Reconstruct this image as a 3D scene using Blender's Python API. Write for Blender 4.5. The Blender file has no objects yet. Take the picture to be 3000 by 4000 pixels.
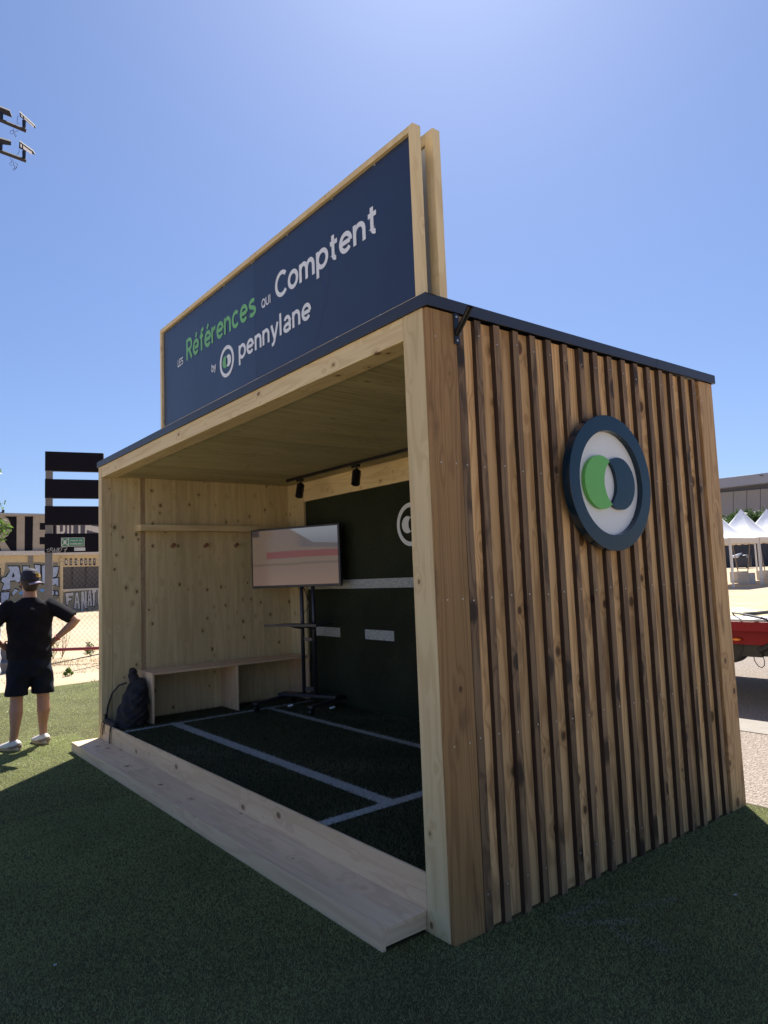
import bpy, bmesh, math, random
import numpy as np
from mathutils import Vector, Matrix
random.seed(7); rng = np.random.default_rng(7)
S = bpy.context.scene; COL = S.collection
rad = math.radians

# ------------------------------------------------------------------ camera
CAM = np.array([2.3231, -2.1113, 1.58])
MR = np.array([[0.61297266, 0.0963509, 0.78420726], [0.78915296, -0.025973, -0.6136473], [-0.03875725, 0.9950085, -0.09195633]])
FPX = 2745.2
cd = bpy.data.cameras.new('camera'); cam = bpy.data.objects.new('camera', cd); COL.objects.link(cam)
cd.sensor_fit = 'VERTICAL'; cd.sensor_height = 36; cd.sensor_width = 27; cd.lens = FPX / 4000 * 36
cd.clip_start = 0.05; cd.clip_end = 3000
mw = Matrix([list(MR[i]) + [CAM[i]] for i in range(3)] + [[0, 0, 0, 1]])
cam.matrix_world = mw
S.camera = cam
def ray(x, y): return MR @ np.array([(x - 1500) / FPX, -(y - 2000) / FPX, -1])
def on(ax, v, x, y):
    d = ray(x, y); i = 'xyz'.index(ax); return CAM + d * (v - CAM[i]) / d[i]
def pd(D, x, y):
    r = ray(x, y); return CAM + r * D / np.hypot(r[0], r[1])

# ------------------------------------------------------------------ world, sun, exposure
SUN_EL = 52; SX, SY = -0.69, 0.72
w = bpy.data.worlds.new('World'); S.world = w; w.use_nodes = True
nt = w.node_tree; nt.nodes.clear()
sky = nt.nodes.new('ShaderNodeTexSky'); sky.sky_type = 'NISHITA'; sky.sun_disc = False
sky.sun_elevation = rad(SUN_EL); sky.sun_rotation = math.atan2(SX, SY)
sky.air_density = 1.0; sky.dust_density = 0.6; sky.ozone_density = 4.0; sky.altitude = 50
bg = nt.nodes.new('ShaderNodeBackground'); bg.inputs[1].default_value = 0.070
wo = nt.nodes.new('ShaderNodeOutputWorld')
gm = nt.nodes.new('ShaderNodeGamma'); gm.inputs[1].default_value = 0.75     # softer contrast between horizon and zenith
tn = nt.nodes.new('ShaderNodeVectorMath'); tn.operation = 'MULTIPLY'; tn.inputs[1].default_value = (.87, 1.01, 1.34)
nt.links.new(sky.outputs[0], gm.inputs[0]); nt.links.new(gm.outputs[0], tn.inputs[0]); nt.links.new(tn.outputs[0], bg.inputs[0]); nt.links.new(bg.outputs[0], wo.inputs[0])
sl = bpy.data.lights.new('sun', 'SUN'); sl.energy = 5.0; sl.angle = rad(0.53); sl.color = (1, .955, .88)
so = bpy.data.objects.new('sun', sl); COL.objects.link(so)
ce = math.cos(rad(SUN_EL)); n_ = math.hypot(SX, SY)
so.rotation_euler = Vector((SX / n_ * ce, SY / n_ * ce, math.sin(rad(SUN_EL)))).to_track_quat('Z', 'Y').to_euler()
S.view_settings.view_transform = 'Standard'; S.view_settings.look = 'None'
S.view_settings.exposure = 1.15; S.view_settings.gamma = 1.0
S.render.engine = 'CYCLES'

# ------------------------------------------------------------------ helpers
def tag(o, label=None, cat=None, group=None, kind=None):
    if label: o['label'] = label
    if cat: o['category'] = cat
    if group: o['group'] = group
    if kind: o['kind'] = kind
    return o
WL = {}
def empty(name, loc, label, cat, group=None):
    o = bpy.data.objects.new(name, None); COL.objects.link(o); o.location = Vector([float(v) for v in loc]); o.empty_display_size = .2
    WL[o.name] = Vector(o.location)
    return tag(o, label, cat, group)
def attach(o, parent):
    o.parent = parent; o.matrix_parent_inverse = Matrix.Translation(-WL[parent.name])
def copy_tree(o, delta, parent=None):
    c = o.copy(); COL.objects.link(c)
    if parent is None: c.location = o.location + Vector(delta)
    else: c.parent = parent
    WL[c.name] = Vector(c.location) if parent is None else Vector((0, 0, 0))
    for ch in list(o.children): copy_tree(ch, delta, c)
    return c

class MB:
    def __init__(s): s.v = []; s.f = []; s.gc = []; s.r = []; s.mi = []
    def add(s, vs, fs, gc=None, r=None, mi=0):
        b = len(s.v); s.v += [tuple(map(float, p)) for p in vs]; s.f += [tuple(b + i for i in f) for f in fs]
        if gc is None: gc = vs
        s.gc += [tuple(map(float, g)) for g in gc]; r = random.random() if r is None else r
        s.r += [r] * len(vs); s.mi += ([mi] * len(fs) if isinstance(mi, int) else list(mi)); return s
    def box(s, x0, x1, y0, y1, z0, z1, grain='z', mi=0, r=None, T=None):
        vs = [(x, y, z) for x in (x0, x1) for y in (y0, y1) for z in (z0, z1)]
        fs = [(0, 1, 3, 2), (4, 6, 7, 5), (0, 4, 5, 1), (2, 3, 7, 6), (0, 2, 6, 4), (1, 5, 7, 3)]
        o = [random.uniform(-20, 20) for _ in range(3)]
        k = {'x': (1, 2, 0), 'y': (0, 2, 1), 'z': (0, 1, 2)}[grain]
        gc = [(p[k[0]] + o[0], p[k[1]] + o[1], p[k[2]] + o[2]) for p in vs]
        if T is not None: vs = [tuple(T @ Vector(p)) for p in vs]
        return s.add(vs, fs, gc, r, mi)
    def tube(s, pts, radii, n=8, cap=True, mi=0, flat=None):
        pts = [Vector([float(v) for v in p]) for p in pts]
        if not hasattr(radii, '__len__'): radii = [radii] * len(pts)
        vs = []; up = None
        for i, p in enumerate(pts):
            t = (pts[min(i + 1, len(pts) - 1)] - pts[max(i - 1, 0)]).normalized()
            if up is None:
                up = Vector((0, 0, 1)) if abs(t.z) < .9 else Vector((1, 0, 0))
            a = (up - t * up.dot(t)).normalized(); b = t.cross(a); up = a
            rr = radii[i]; ra, rb = rr if hasattr(rr, '__len__') else (rr, rr)
            for k in range(n):
                q = 2 * math.pi * k / n; vs.append(p + a * ra * math.cos(q) + b * rb * math.sin(q))
        fs = [(i * n + k, i * n + (k + 1) % n, (i + 1) * n + (k + 1) % n, (i + 1) * n + k) for i in range(len(pts) - 1) for k in range(n)]
        if cap: fs += [tuple(range(n - 1, -1, -1)), tuple((len(pts) - 1) * n + k for k in range(n))]
        return s.add(vs, fs, mi=mi)
    def rings(s, rings, n=16, mi=0):
        # rings: (center, axisA*ra, axisB*rb) vectors
        vs = []
        for c, a, b in rings:
            c, a, b = Vector(c), Vector(a), Vector(b)
            vs += [c + a * math.cos(2 * math.pi * k / n) + b * math.sin(2 * math.pi * k / n) for k in range(n)]
        m = len(rings)
        fs = [(i * n + k, i * n + (k + 1) % n, (i + 1) * n + (k + 1) % n, (i + 1) * n + k) for i in range(m - 1) for k in range(n)]
        fs += [tuple(range(n - 1, -1, -1)), tuple((m - 1) * n + k for k in range(n))]
        return s.add(vs, fs, mi=mi)
    def prism(s, poly, d, mi=0, r=None):
        # poly list of 3d points (planar), extruded by vector d
        n = len(poly); P = [Vector([float(v) for v in p]) for p in poly]; d = Vector([float(v) for v in d])
        vs = P + [p + d for p in P]
        fs = [tuple(range(n)), tuple(range(2 * n - 1, n - 1, -1))] + [(i, i + n, (i + 1) % n + n, (i + 1) % n) for i in range(n)]
        return s.add(vs, fs, mi=mi, r=r)
    def mesh(s, name, mats):
        me = bpy.data.meshes.new(name); me.from_pydata(s.v, [], s.f)
        a = me.attributes.new('gc', 'FLOAT_VECTOR', 'POINT'); a.data.foreach_set('vector', np.array(s.gc, 'f').ravel())
        a = me.attributes.new('rnd', 'FLOAT', 'POINT'); a.data.foreach_set('value', np.array(s.r, 'f'))
        for m in (mats if isinstance(mats, (list, tuple)) else [mats]): me.materials.append(m)
        me.polygons.foreach_set('material_index', s.mi)
        bm = bmesh.new(); bm.from_mesh(me); bmesh.ops.recalc_face_normals(bm, faces=bm.faces); bm.to_mesh(me); bm.free()
        me.update(); return me
    def build(s, name, mats, parent=None, bevel=0, smooth=False, sub=0):
        me = s.mesh(name, mats); o = bpy.data.objects.new(name, me); COL.objects.link(o)
        if smooth:
            me.polygons.foreach_set('use_smooth', [True] * len(me.polygons))
        if bevel:
            m = o.modifiers.new('bevel', 'BEVEL'); m.width = bevel; m.segments = 2; m.limit_method = 'ANGLE'
        if sub:
            m = o.modifiers.new('sub', 'SUBSURF'); m.levels = sub; m.render_levels = sub
        WL[o.name] = Vector((0, 0, 0))
        if parent: attach(o, parent)
        return o
def struct(o): o['kind'] = 'structure'; return o
def remesh(mb, name, mat, voxel, parent, smooth=6, extra=None):
    me = mb.mesh(name + '_src', mat); o = bpy.data.objects.new('tmp', me); COL.objects.link(o)
    m = o.modifiers.new('r', 'REMESH'); m.mode = 'VOXEL'; m.voxel_size = voxel; m.use_smooth_shade = True
    m = o.modifiers.new('s', 'SMOOTH'); m.iterations = smooth; m.factor = .5
    dg = bpy.context.evaluated_depsgraph_get(); dg.update()
    nm = bpy.data.meshes.new_from_object(o.evaluated_get(dg)); nm.name = name
    bpy.data.objects.remove(o)
    nm.materials.clear(); nm.materials.append(mat)
    co = np.empty(len(nm.vertices) * 3, 'f'); nm.vertices.foreach_get('co', co)
    if extra is not None:
        co = extra(co.reshape(-1, 3)).astype('f').ravel(); nm.vertices.foreach_set('co', co)
    a = nm.attributes.new('gc', 'FLOAT_VECTOR', 'POINT'); a.data.foreach_set('vector', co)
    nm.polygons.foreach_set('use_smooth', [True] * len(nm.polygons)); nm.update()
    r = bpy.data.objects.new(name, nm); COL.objects.link(r); WL[r.name] = Vector((0, 0, 0))
    if parent: attach(r, parent)
    return r

# ------------------------------------------------------------------ materials
class N:
    def __init__(s, name):
        s.m = bpy.data.materials.new(name); s.m.use_nodes = True; s.t = s.m.node_tree; s.t.nodes.clear()
        s.out = s.t.nodes.new('ShaderNodeOutputMaterial')
    def n(s, ty, props=None, **inp):
        x = s.t.nodes.new('ShaderNode' + ty)
        for k, v in (props or {}).items(): setattr(x, k, v)
        for k, v in inp.items():
            k = int(k[1:]) if k[0] == 'i' and k[1:].isdigit() else k.replace('_', ' ')
            s.set(x.inputs[k], v)
        return x
    def set(s, sock, v):
        if isinstance(v, bpy.types.NodeSocket): s.t.links.new(v, sock)
        elif isinstance(v, bpy.types.Node): s.t.links.new(v.outputs[0], sock)
        else:
            if isinstance(v, tuple) and len(v) == 3 and sock.type == 'RGBA': v = v + (1,)
            sock.default_value = v
    def math(s, op, a, b=0.0, c=0.0, clamp=False):
        x = s.t.nodes.new('ShaderNodeMath'); x.operation = op; x.use_clamp = clamp
        s.set(x.inputs[0], a); s.set(x.inputs[1], b); s.set(x.inputs[2], c); return x.outputs[0]
    def mul(s, v, k): 
        x = s.t.nodes.new('ShaderNodeVectorMath'); x.operation = 'MULTIPLY'; s.set(x.inputs[0], v); s.set(x.inputs[1], k); return x.outputs[0]
    def mix(s, f, a, b, mode='MIX'):
        x = s.t.nodes.new('ShaderNodeMix'); x.data_type = 'RGBA'; x.blend_type = mode; x.clamp_factor = True
        s.set(x.inputs[0], f); s.set(x.inputs[6], a); s.set(x.inputs[7], b); return x.outputs[2]
    def ss(s, v, a, b, lo=0.0, hi=1.0):
        x = s.t.nodes.new('ShaderNodeMapRange'); x.interpolation_type = 'SMOOTHSTEP'
        s.set(x.inputs[0], v); 
        for i, q in enumerate((a, b, lo, hi)): s.set(x.inputs[i + 1], q)
        return x.outputs[0]
    def noise(s, v, scale, detail=3, rough=.5, dist=0.0):
        x = s.t.nodes.new('ShaderNodeTexNoise'); s.set(x.inputs['Vector'], v); x.inputs['Scale'].default_value = scale
        x.inputs['Detail'].default_value = detail; x.inputs['Roughness'].default_value = rough; x.inputs['Distortion'].default_value = dist; return x.outputs[0]
    def attr(s, name, out=1):
        x = s.t.nodes.new('ShaderNodeAttribute'); x.attribute_name = name; return x.outputs[out]
    def bsdf(s, col, rough=.6, metal=0.0, bump=None, bs=.3, bd=.002, spec=.5, **k):
        p = s.t.nodes.new('ShaderNodeBsdfPrincipled'); s.set(p.inputs['Base Color'], col); s.set(p.inputs['Roughness'], rough)
        s.set(p.inputs['Metallic'], metal); s.set(p.inputs['Specular IOR Level'], spec)
        for a, v in k.items(): s.set(p.inputs[a.replace('_', ' ')], v)
        if bump is not None:
            b = s.t.nodes.new('ShaderNodeBump'); b.inputs['Strength'].default_value = bs; b.inputs['Distance'].default_value = bd
            s.set(b.inputs['Height'], bump); s.t.links.new(b.outputs[0], p.inputs['Normal'])
        s.t.links.new(p.outputs[0], s.out.inputs[0]); return s.m

def wood(name, light, dark, knot=(.1, .05, .02), ring=26, con=.5, kn=.10, ks=9, rough=.62, var=.25, stain=0.0, fib=.25, sw=.16, lz=.55):
    n = N(name); g = n.attr('gc'); rnd = n.attr('rnd', 2)
    wob = n.noise(n.mul(g, (3, 3, 3)), 1.0, 2)
    kv = n.n('TexVoronoi', None, Vector=n.mul(g, (ks, ks, ks * .72)), Scale=1.0); kd = kv.outputs['Distance']
    near = n.ss(kd, 0.0, .42, sw, 0.0)
    f = n.noise(n.mul(g, (7, 7, lz)), 1.0, 2, .45)
    f = n.math('ADD', f, near)
    rg = n.math('SINE', n.math('MULTIPLY', f, float(ring) * 3.2))
    rg = n.ss(rg, -.2, 1.0)
    fine = n.noise(n.mul(g, (160, 160, 2.2)), 1.0, 2)
    big = n.noise(n.mul(g, (5, 5, .6)), 1.0, 2)
    c = n.mix(n.math('MULTIPLY', rg, con), light, dark)
    c = n.mix(n.ss(fine, .35, .75, 0.0, fib), c, dark)
    tone = n.math('ADD', n.math('MULTIPLY', n.math('SUBTRACT', rnd, .5), var), n.math('MULTIPLY', n.math('SUBTRACT', big, .5), .45))
    tone = n.math('ADD', tone, 1.0)
    vm = n.t.nodes.new('ShaderNodeVectorMath'); vm.operation = 'SCALE'; n.set(vm.inputs[0], c); n.set(vm.inputs[3], tone); c = vm.outputs[0]
    if stain:
        st = n.noise(n.mul(g, (9, 9, 3)), 1.0, 3); c = n.mix(n.ss(st, .56, .72, 0.0, stain), c, knot)
    sel = n.math('MULTIPLY', kv.outputs['Color'], 1.0)
    th = n.math('MULTIPLY', n.math('ADD', n.math('MULTIPLY', sel, .9), .45), kn)
    core = n.math('SUBTRACT', 1.0, n.ss(n.math('DIVIDE', kd, th), .55, 1.0))
    halo = n.math('SUBTRACT', 1.0, n.ss(n.math('DIVIDE', kd, th), 1.0, 2.4))
    c = n.mix(n.math('MULTIPLY', halo, .35), c, dark)
    c = n.mix(n.math('MULTIPLY', core, .85), c, knot)
    return n.bsdf(c, rough, bump=n.math('ADD', fine, n.math('MULTIPLY', rg, .4)), bs=.25, bd=.0015, spec=.3)

def plain(name, col, rough=.6, metal=0.0, ns=12, nv=.12, bs=.1, spec=.5, sheen=0, **k):
    n = N(name); tc = n.n('TexCoord'); v = tc.outputs['Object']
    a = n.noise(v, ns, 4, .6); b = n.noise(v, ns * 6, 3)
    c = n.mix(n.ss(a, .3, .75, 0.0, nv * 2), col, tuple(x * .72 for x in col))
    c = n.mix(n.ss(b, .4, .8, 0.0, nv), c, tuple(min(1, x * 1.25 + .0015) for x in col))
    return n.bsdf(c, n.math('ADD', n.math('MULTIPLY', n.math('SUBTRACT', a, .5), .15), rough), metal, bump=b, bs=bs, bd=.002, spec=spec, **k)

M = {}
M['pine'] = wood('pine', (.72, .58, .335), (.54, .39, .19), (.13, .065, .03), ring=14, con=.42, kn=.125, ks=8, var=.16)
M['pine_wall'] = wood('pine_wall', (.64, .53, .31), (.47, .355, .18), (.10, .055, .025), ring=11, con=.38, kn=.155, ks=9, var=.22, fib=.35)
M['pine_step'] = wood('pine_step', (.80, .58, .37), (.62, .40, .24), (.16, .07, .035), ring=13, con=.42, kn=.14, ks=6.5, var=.12)
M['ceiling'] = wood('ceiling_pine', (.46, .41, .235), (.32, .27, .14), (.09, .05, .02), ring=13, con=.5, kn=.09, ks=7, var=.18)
M['clad_tan'] = wood('clad_tan', (.64, .40, .185), (.40, .22, .09), (.05, .02, .01), ring=20, con=.7, kn=.17, ks=6, var=.55, stain=.4)
M['clad_brown'] = wood('clad_brown', (.25, .158, .083), (.12, .068, .034), (.012, .007, .005), ring=20, con=.7, kn=.26, ks=5, var=.55, stain=.8)
M['clad_wide'] = wood('clad_wide', (.34, .20, .08), (.21, .11, .042), (.06, .025, .012), ring=30, con=.6, kn=.10, ks=4.5, var=.1, stain=.45, sw=.05, lz=.28, fib=.5)
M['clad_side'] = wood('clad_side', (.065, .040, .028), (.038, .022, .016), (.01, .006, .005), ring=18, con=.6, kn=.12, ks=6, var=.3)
M['pine_dark'] = wood('pine_dark', (.42, .31, .19), (.29, .19, .11), (.10, .055, .025), ring=16, con=.6, kn=.05, ks=9, var=.1)
M['flash'] = plain('flashing_metal', (.030, .036, .052), .45, .2, ns=3, nv=.1)
M['navy'] = plain('navy_panel', (.017, .031, .075), .42, 0, ns=2, nv=.12, bs=.02)
M['navy2'] = plain('navy_panel_sheen', (.024, .044, .098), .42, 0, ns=2, nv=.12, bs=.02)  # lighter navy, bluish light reflection put into the panel colour
M['white_print'] = plain('white_print', (.74, .78, .83), .5, 0, ns=4, nv=.04, bs=.02)
M['green_print'] = plain('green_print', (.16, .45, .17), .5, 0, ns=4, nv=.05, bs=.02)
M['logo_navy'] = plain('logo_navy', (.006, .024, .044), .13, 0, ns=3, nv=.05, bs=.01, spec=.4)
M['logo_green'] = plain('logo_green', (.13, .46, .075), .3, 0, ns=3, nv=.04, bs=.02)
M['logo_white'] = plain('logo_white', (.74, .76, .76), .55, 0, ns=3, nv=.04, bs=.02)
M['black_metal'] = plain('black_metal', (.012, .012, .015), .3, .2, ns=6, nv=.1)

M['screw'] = plain('screw_metal', (.50, .48, .44), .4, .6, ns=30, nv=.1)
M['black_cloth'] = plain('black_cloth', (.022, .02, .024), .85, 0, ns=30, nv=.3, bs=.3)
M['tape'] = plain('webbing', (.01, .008, .012), .7, 0, ns=60, nv=.2)
M['tv'] = plain('tv_plastic', (.03, .03, .04), .4, 0, ns=10, nv=.05)
M['stand'] = plain('stand_metal', (.07, .07, .085), .35, .6, ns=10, nv=.1)
M['turf_wall'] = None

def turf_mat(name, c1, c2, blades):
    n = N(name)
    if blades:
        r = n.attr('rnd', 2); lc = n.attr('lc', 2)
        tc = n.n('TexCoord'); big = n.noise(tc.outputs['Object'], 1.3, 3)
        c = n.mix(r, c1, c2); c = n.mix(n.ss(big, .35, .7, 0.0, .45), c, tuple(x * .62 for x in c1))
        du = n.noise(tc.outputs['Object'], .8, 4, .6); c = n.mix(n.ss(du, .52, .72, 0.0, .35), c, (.30, .27, .20)); c = n.mix(lc, c, (.60, .62, .62))
        p = n.n('BsdfPrincipled', None, Base_Color=c, Roughness=.4); p.inputs['Specular IOR Level'].default_value = .3
        tr = n.n('BsdfTranslucent', None, Color=c); mx = n.n('MixShader', None, i0=.5)
        n.t.links.new(p.outputs[0], mx.inputs[1]); n.t.links.new(tr.outputs[0], mx.inputs[2]); n.t.links.new(mx.outputs[0], n.out.inputs[0])
        return n.m
    tc = n.n('TexCoord'); a = n.noise(tc.outputs['Object'], 130, 3, .7); b = n.noise(tc.outputs['Object'], 1.5, 3)
    c = n.mix(n.ss(a, .3, .7), c1, c2); c = n.mix(n.ss(b, .35, .7, 0.0, .4), c, tuple(x * .6 for x in c1))
    return n.bsdf(c, .8, bump=a, bs=.9, bd=.012, spec=.1)
M['turf_base'] = turf_mat('turf_base', (.055, .05, .022), (.13, .12, .055), False)
M['turf_blade'] = turf_mat('turf_blade', (.33, .38, .145), (.46, .51, .22), True)
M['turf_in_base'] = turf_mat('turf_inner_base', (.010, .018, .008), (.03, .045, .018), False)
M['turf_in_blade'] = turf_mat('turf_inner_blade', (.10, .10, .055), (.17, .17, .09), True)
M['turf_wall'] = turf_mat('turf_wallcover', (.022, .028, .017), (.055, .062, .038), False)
def paint_turf():
    n = N('white_turf_paint'); tc = n.n('TexCoord'); a = n.noise(tc.outputs['Object'], 90, 3, .7)
    c = n.mix(n.ss(a, .35, .6), (.30, .33, .32), (.55, .58, .58)); return n.bsdf(c, .8, bump=a, bs=.9, bd=.01, spec=.1)
M['turf_paint'] = paint_turf()
def ground_mat(name, c1, c2, c3, fs, rough=.95, big=.35, bs=.5):
    n = N(name); tc = n.n('TexCoord'); v = tc.outputs['Object']
    a = n.noise(v, fs, 4, .7); b = n.noise(v, .25, 5, .6); vo = n.n('TexVoronoi', None, Vector=v, Scale=fs * 1.4)
    c = n.mix(n.ss(a, .3, .7), c1, c2); c = n.mix(n.ss(b, .4, .7, 0.0, big * 2), c, c3)
    c = n.mix(n.ss(n.noise(v, 3.1, 5, .7), .56, .7, 0.0, big), c, tuple(x * .6 for x in c2))
    return n.bsdf(c, rough, bump=n.math('ADD', a, vo.outputs[0]), bs=bs, bd=.02, spec=.1)
M['sand'] = ground_mat('sand', (.46, .355, .24), (.54, .42, .29), (.39, .29, .185), 14)
M['gravel'] = ground_mat('gravel', (.20, .165, .14), (.44, .375, .32), (.33, .28, .24), 42, big=.2, bs=.9)
M['concrete'] = ground_mat('concrete', (.46, .43, .39), (.54, .51, .47), (.40, .37, .33), 6, .85, .25, .15)
M['paving'] = ground_mat('paving', (.26, .24, .21), (.30, .275, .245), (.22, .205, .18), 6, .85, .25, .15)
M['concrete_dark'] = ground_mat('concrete_dark', (.17, .16, .155), (.21, .20, .19), (.13, .12, .12), 5, .85, .3, .15)

# ------------------------------------------------------------------ ground and turf
def hgt(x, y):
    dx, dy = x - CAM[0], y - CAM[1]; D = np.hypot(dx, dy); az = np.degrees(np.arctan2(-dx, dy))
    wr = np.clip((62 - az) / 18, 0, 1) * np.clip((az + 60) / 30, 0, 1); wl = np.clip((az - 66) / 6, 0, 1) * np.clip((130 - az) / 20, 0, 1)
    h = wr * np.interp(D, [15, 42, 64, 70, 400], [0, .5, 1.33, 1.35, 1.35])
    h += wl * (np.interp(D, [19, 37, 45], [0, .34, .4]) + np.clip((86 - az) / 14, 0, 1) * np.interp(D, [22, 32, 37], [0, .35, .12]))
    return h
def ground():
    th = np.radians(np.arange(0, 360, 2.0)); R = np.concatenate([[.01], np.geomspace(4, 60, 42), np.geomspace(66, 1800, 16)])
    v = []; f = []; n = len(th)
    for r in R:
        for t in th:
            x = CAM[0] - r * math.sin(t); y = CAM[1] + r * math.cos(t); v.append((x, y, float(hgt(x, y))))
    for i in range(len(R) - 1):
        for k in range(n): f.append((i * n + k, i * n + (k + 1) % n, (i + 1) * n + (k + 1) % n, (i + 1) * n + k))
    mb = MB(); mb.add(v, f); o = mb.build('ground', M['sand'], smooth=True); return struct(o)
ground()
def sheet(name, x0, x1, y0, y1, z, mat, poly=None):
    mb = MB(); P = poly or [(x0, y0), (x1, y0), (x1, y1), (x0, y1)]
    mb.add([(a, b, z) for a, b in P], [tuple(range(len(P)))]); return mb.build(name, mat)
struct(sheet('artificial_turf', 0, 0, 0, 0, .008, M['turf_base'],
             [(-10.25, -4.6), (4.6, -4.6), (4.6, 2.55), (2, 2.62), (.9, 2.60), (.1, 2.66), (-4, 2.7), (-10.45, 2.7), (-10.38, 1.4), (-10.2, .4), (-10.22, -2)]))
struct(sheet('gravel_ground', -9.6, 14, 2.3, 13.5, .004, M['gravel']))
def paving():
    mb = MB()
    x = -9.0
    while x < 12:
        mb.box(x, x + 1.19, 4.66, 5.18, -.05, .012, 'x'); x += 1.2
    return struct(mb.build('paving_strip', M['paving'], bevel=.004))
paving()

def blades(P, h, wd, lean, name, mat, parent=None, z=0.0, lc=None):
    n = len(P); a = rng.uniform(0, 2 * np.pi, n); hh = h * rng.uniform(.6, 1.25, n); la = rng.uniform(0, 2 * np.pi, n)
    ln = lean * rng.uniform(.3, 1.4, n)
    dx, dy = np.cos(a) * wd / 2, np.sin(a) * wd / 2
    zz = P[:, 2] if P.shape[1] > 2 else np.full(n, z)
    A = np.stack([P[:, 0] - dx, P[:, 1] - dy, zz], 1); B = np.stack([P[:, 0] + dx, P[:, 1] + dy, zz], 1)
    C = np.stack([P[:, 0] + np.cos(la) * ln * hh, P[:, 1] + np.sin(la) * ln * hh, zz + hh], 1)
    V = np.stack([A, B, C], 1).reshape(-1, 3).astype('f')
    me = bpy.data.meshes.new(name); me.vertices.add(3 * n); me.vertices.foreach_set('co', V.ravel())
    me.loops.add(3 * n); me.loops.foreach_set('vertex_index', np.arange(3 * n, dtype='i'))
    me.polygons.add(n); me.polygons.foreach_set('loop_start', np.arange(0, 3 * n, 3, dtype='i'))
    a1 = me.attributes.new('rnd', 'FLOAT', 'POINT'); a1.data.foreach_set('value', np.repeat(rng.random(n), 3).astype('f'))
    a2 = me.attributes.new('lc', 'FLOAT', 'POINT'); a2.data.foreach_set('value', np.repeat(lc if lc is not None else np.zeros(n), 3).astype('f'))
    me.update(); me.validate(); me.materials.append(mat)
    o = bpy.data.objects.new(name, me); COL.objects.link(o); WL[o.name] = Vector((0, 0, 0))
    if parent: attach(o, parent)
    return o
def seg_d(P, a, b):
    a = np.array(a); b = np.array(b); d = b - a; t = np.clip(((P[:, :2] - a) @ d) / (d @ d), 0, 1); return np.hypot(*(P[:, :2] - (a + t[:, None] * d)).T)
def turf_blades():
    Ps = []; Ws = []
    def region(x0, x1, y0, y1, dens):
        k = int((x1 - x0) * (y1 - y0) * dens); return np.stack([rng.uniform(x0, x1, k), rng.uniform(y0, y1, k)], 1)
    P = np.concatenate([region(-3.2, 2.2, -2.1, 0.15, 27000), region(0, 2.2, 0.15, 2.62, 27000), region(-6, -3.2, -2.1, 0, 15000), region(-10.3, -5.15, -2.2, 2.6, 6000)])
    inside = (P[:, 0] > -5.12) & (P[:, 0] < 0) & (P[:, 1] > -.005)
    st = (P[:, 0] > -5.12) & (P[:, 0] < -.17) & (P[:, 1] > -.25)
    P = P[~(inside | st)]
    D = np.hypot(P[:, 0] - CAM[0], P[:, 1] - CAM[1])
    lc = np.zeros(len(P))
    for a, b, wd, s in [((.139, .528), (.166, .799), .022, .8), ((.19, .514), (.373, .733), .022, .75), ((.342, .622), (.462, .571), .02, .75),
                        ((.515, .629), (.59, .626), .035, .6), ((.309, .856), (.383, 1.055), .02, .55), ((.30, .70), (.47, .60), .01, .25)]:
        lc = np.maximum(lc, s * np.exp(-(seg_d(P, a, b) / wd) ** 2) * rng.uniform(.1, 1, len(P)))
    lc = np.maximum(lc, (rng.random(len(P)) < .0004) * .9)
    lc = np.maximum(lc, .22 * np.exp(-((seg_d(P, (-1.25, -1.75), (-.72, -1.42))) / .05) ** 2) * rng.uniform(.2, 1, len(P)))
    for a, b in [((-1.5, -2.1), (-.95, -1.3)), ((-10.3, .2), (-6.2, .75)), ((-10.3, .9), (-5.3, 1.05))]:
        pass
    return blades(P, .0105, .0020 + .0006 * np.clip(D - 2, 0, 8), 1.2, 'turf_grass', M['turf_blade'], z=.006, lc=lc)
tag(turf_blades(), 'short green artificial grass pile covering the ground around the wooden kiosk', 'artificial grass', kind='stuff')

# ------------------------------------------------------------------ the kiosk
W, D_, H, FL = 5.121, 2.6, 2.871, .056
ZB = 2.70          # underside of the beam
FLZ = .24          # turf floor
K = empty('event_kiosk', (-2.56, 1.3, 0), 'open-fronted timber kiosk with slatted brown side wall and a dark metal roof edge', 'kiosk')
mb = MB(); mb.box(-.175, -.03, 0, .14, 0, H - FL); mb.build('corner_post', M['pine'], K, bevel=.003)
mb = MB(); mb.box(-W, -W + .104, 0, .102, 0, H - FL); mb.build('corner_post', M['pine'], K, bevel=.003)
mb = MB(); mb.box(-W + .106, -.177, .002, .14, ZB, H - FL, 'x'); mb.build('fascia_beam', M['pine'], K, bevel=.003)
# left wall: vertical lamellas
mb = MB(); y = .104
while y < 2.5:
    wd = {.104: .288, .392: .05}.get(y, random.choice([.13, .17, .2, .24])); y1 = min(y + wd, 2.5); mb.box(-W + .002, -5.015 + random.uniform(-.0006, .0006), y, y1 - .0006, 0, H - FL - .01, mi=(1 if y == .392 else 0)); y = round(y1, 4)
mb.build('side_wall', [M['pine_wall'], M['pine_dark']], K)
mb = MB(); mb.box(-.175, -.031, .142, 2.598, 0, H - FL - .01); mb.build('side_wall', M['pine_wall'], K)
mb = MB(); mb.box(-W + .01, -.032, 2.502, 2.59, 0, H - FL - .012, 'x'); mb.build('back_wall', M['pine_wall'], K)
mb = MB(); mb.box(-5.013, -4.652, 2.165, 2.25, FLZ - .02, ZB + .012); mb.build('inner_post', M['pine_wall'], K, bevel=.002)
mb = MB(); mb.box(-4.65, -.18, 2.167, 2.25, 2.487, ZB + .012, 'x'); mb.build('inner_beam', M['pine'], K, bevel=.002)
mb = MB(); x = -5.013
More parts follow.
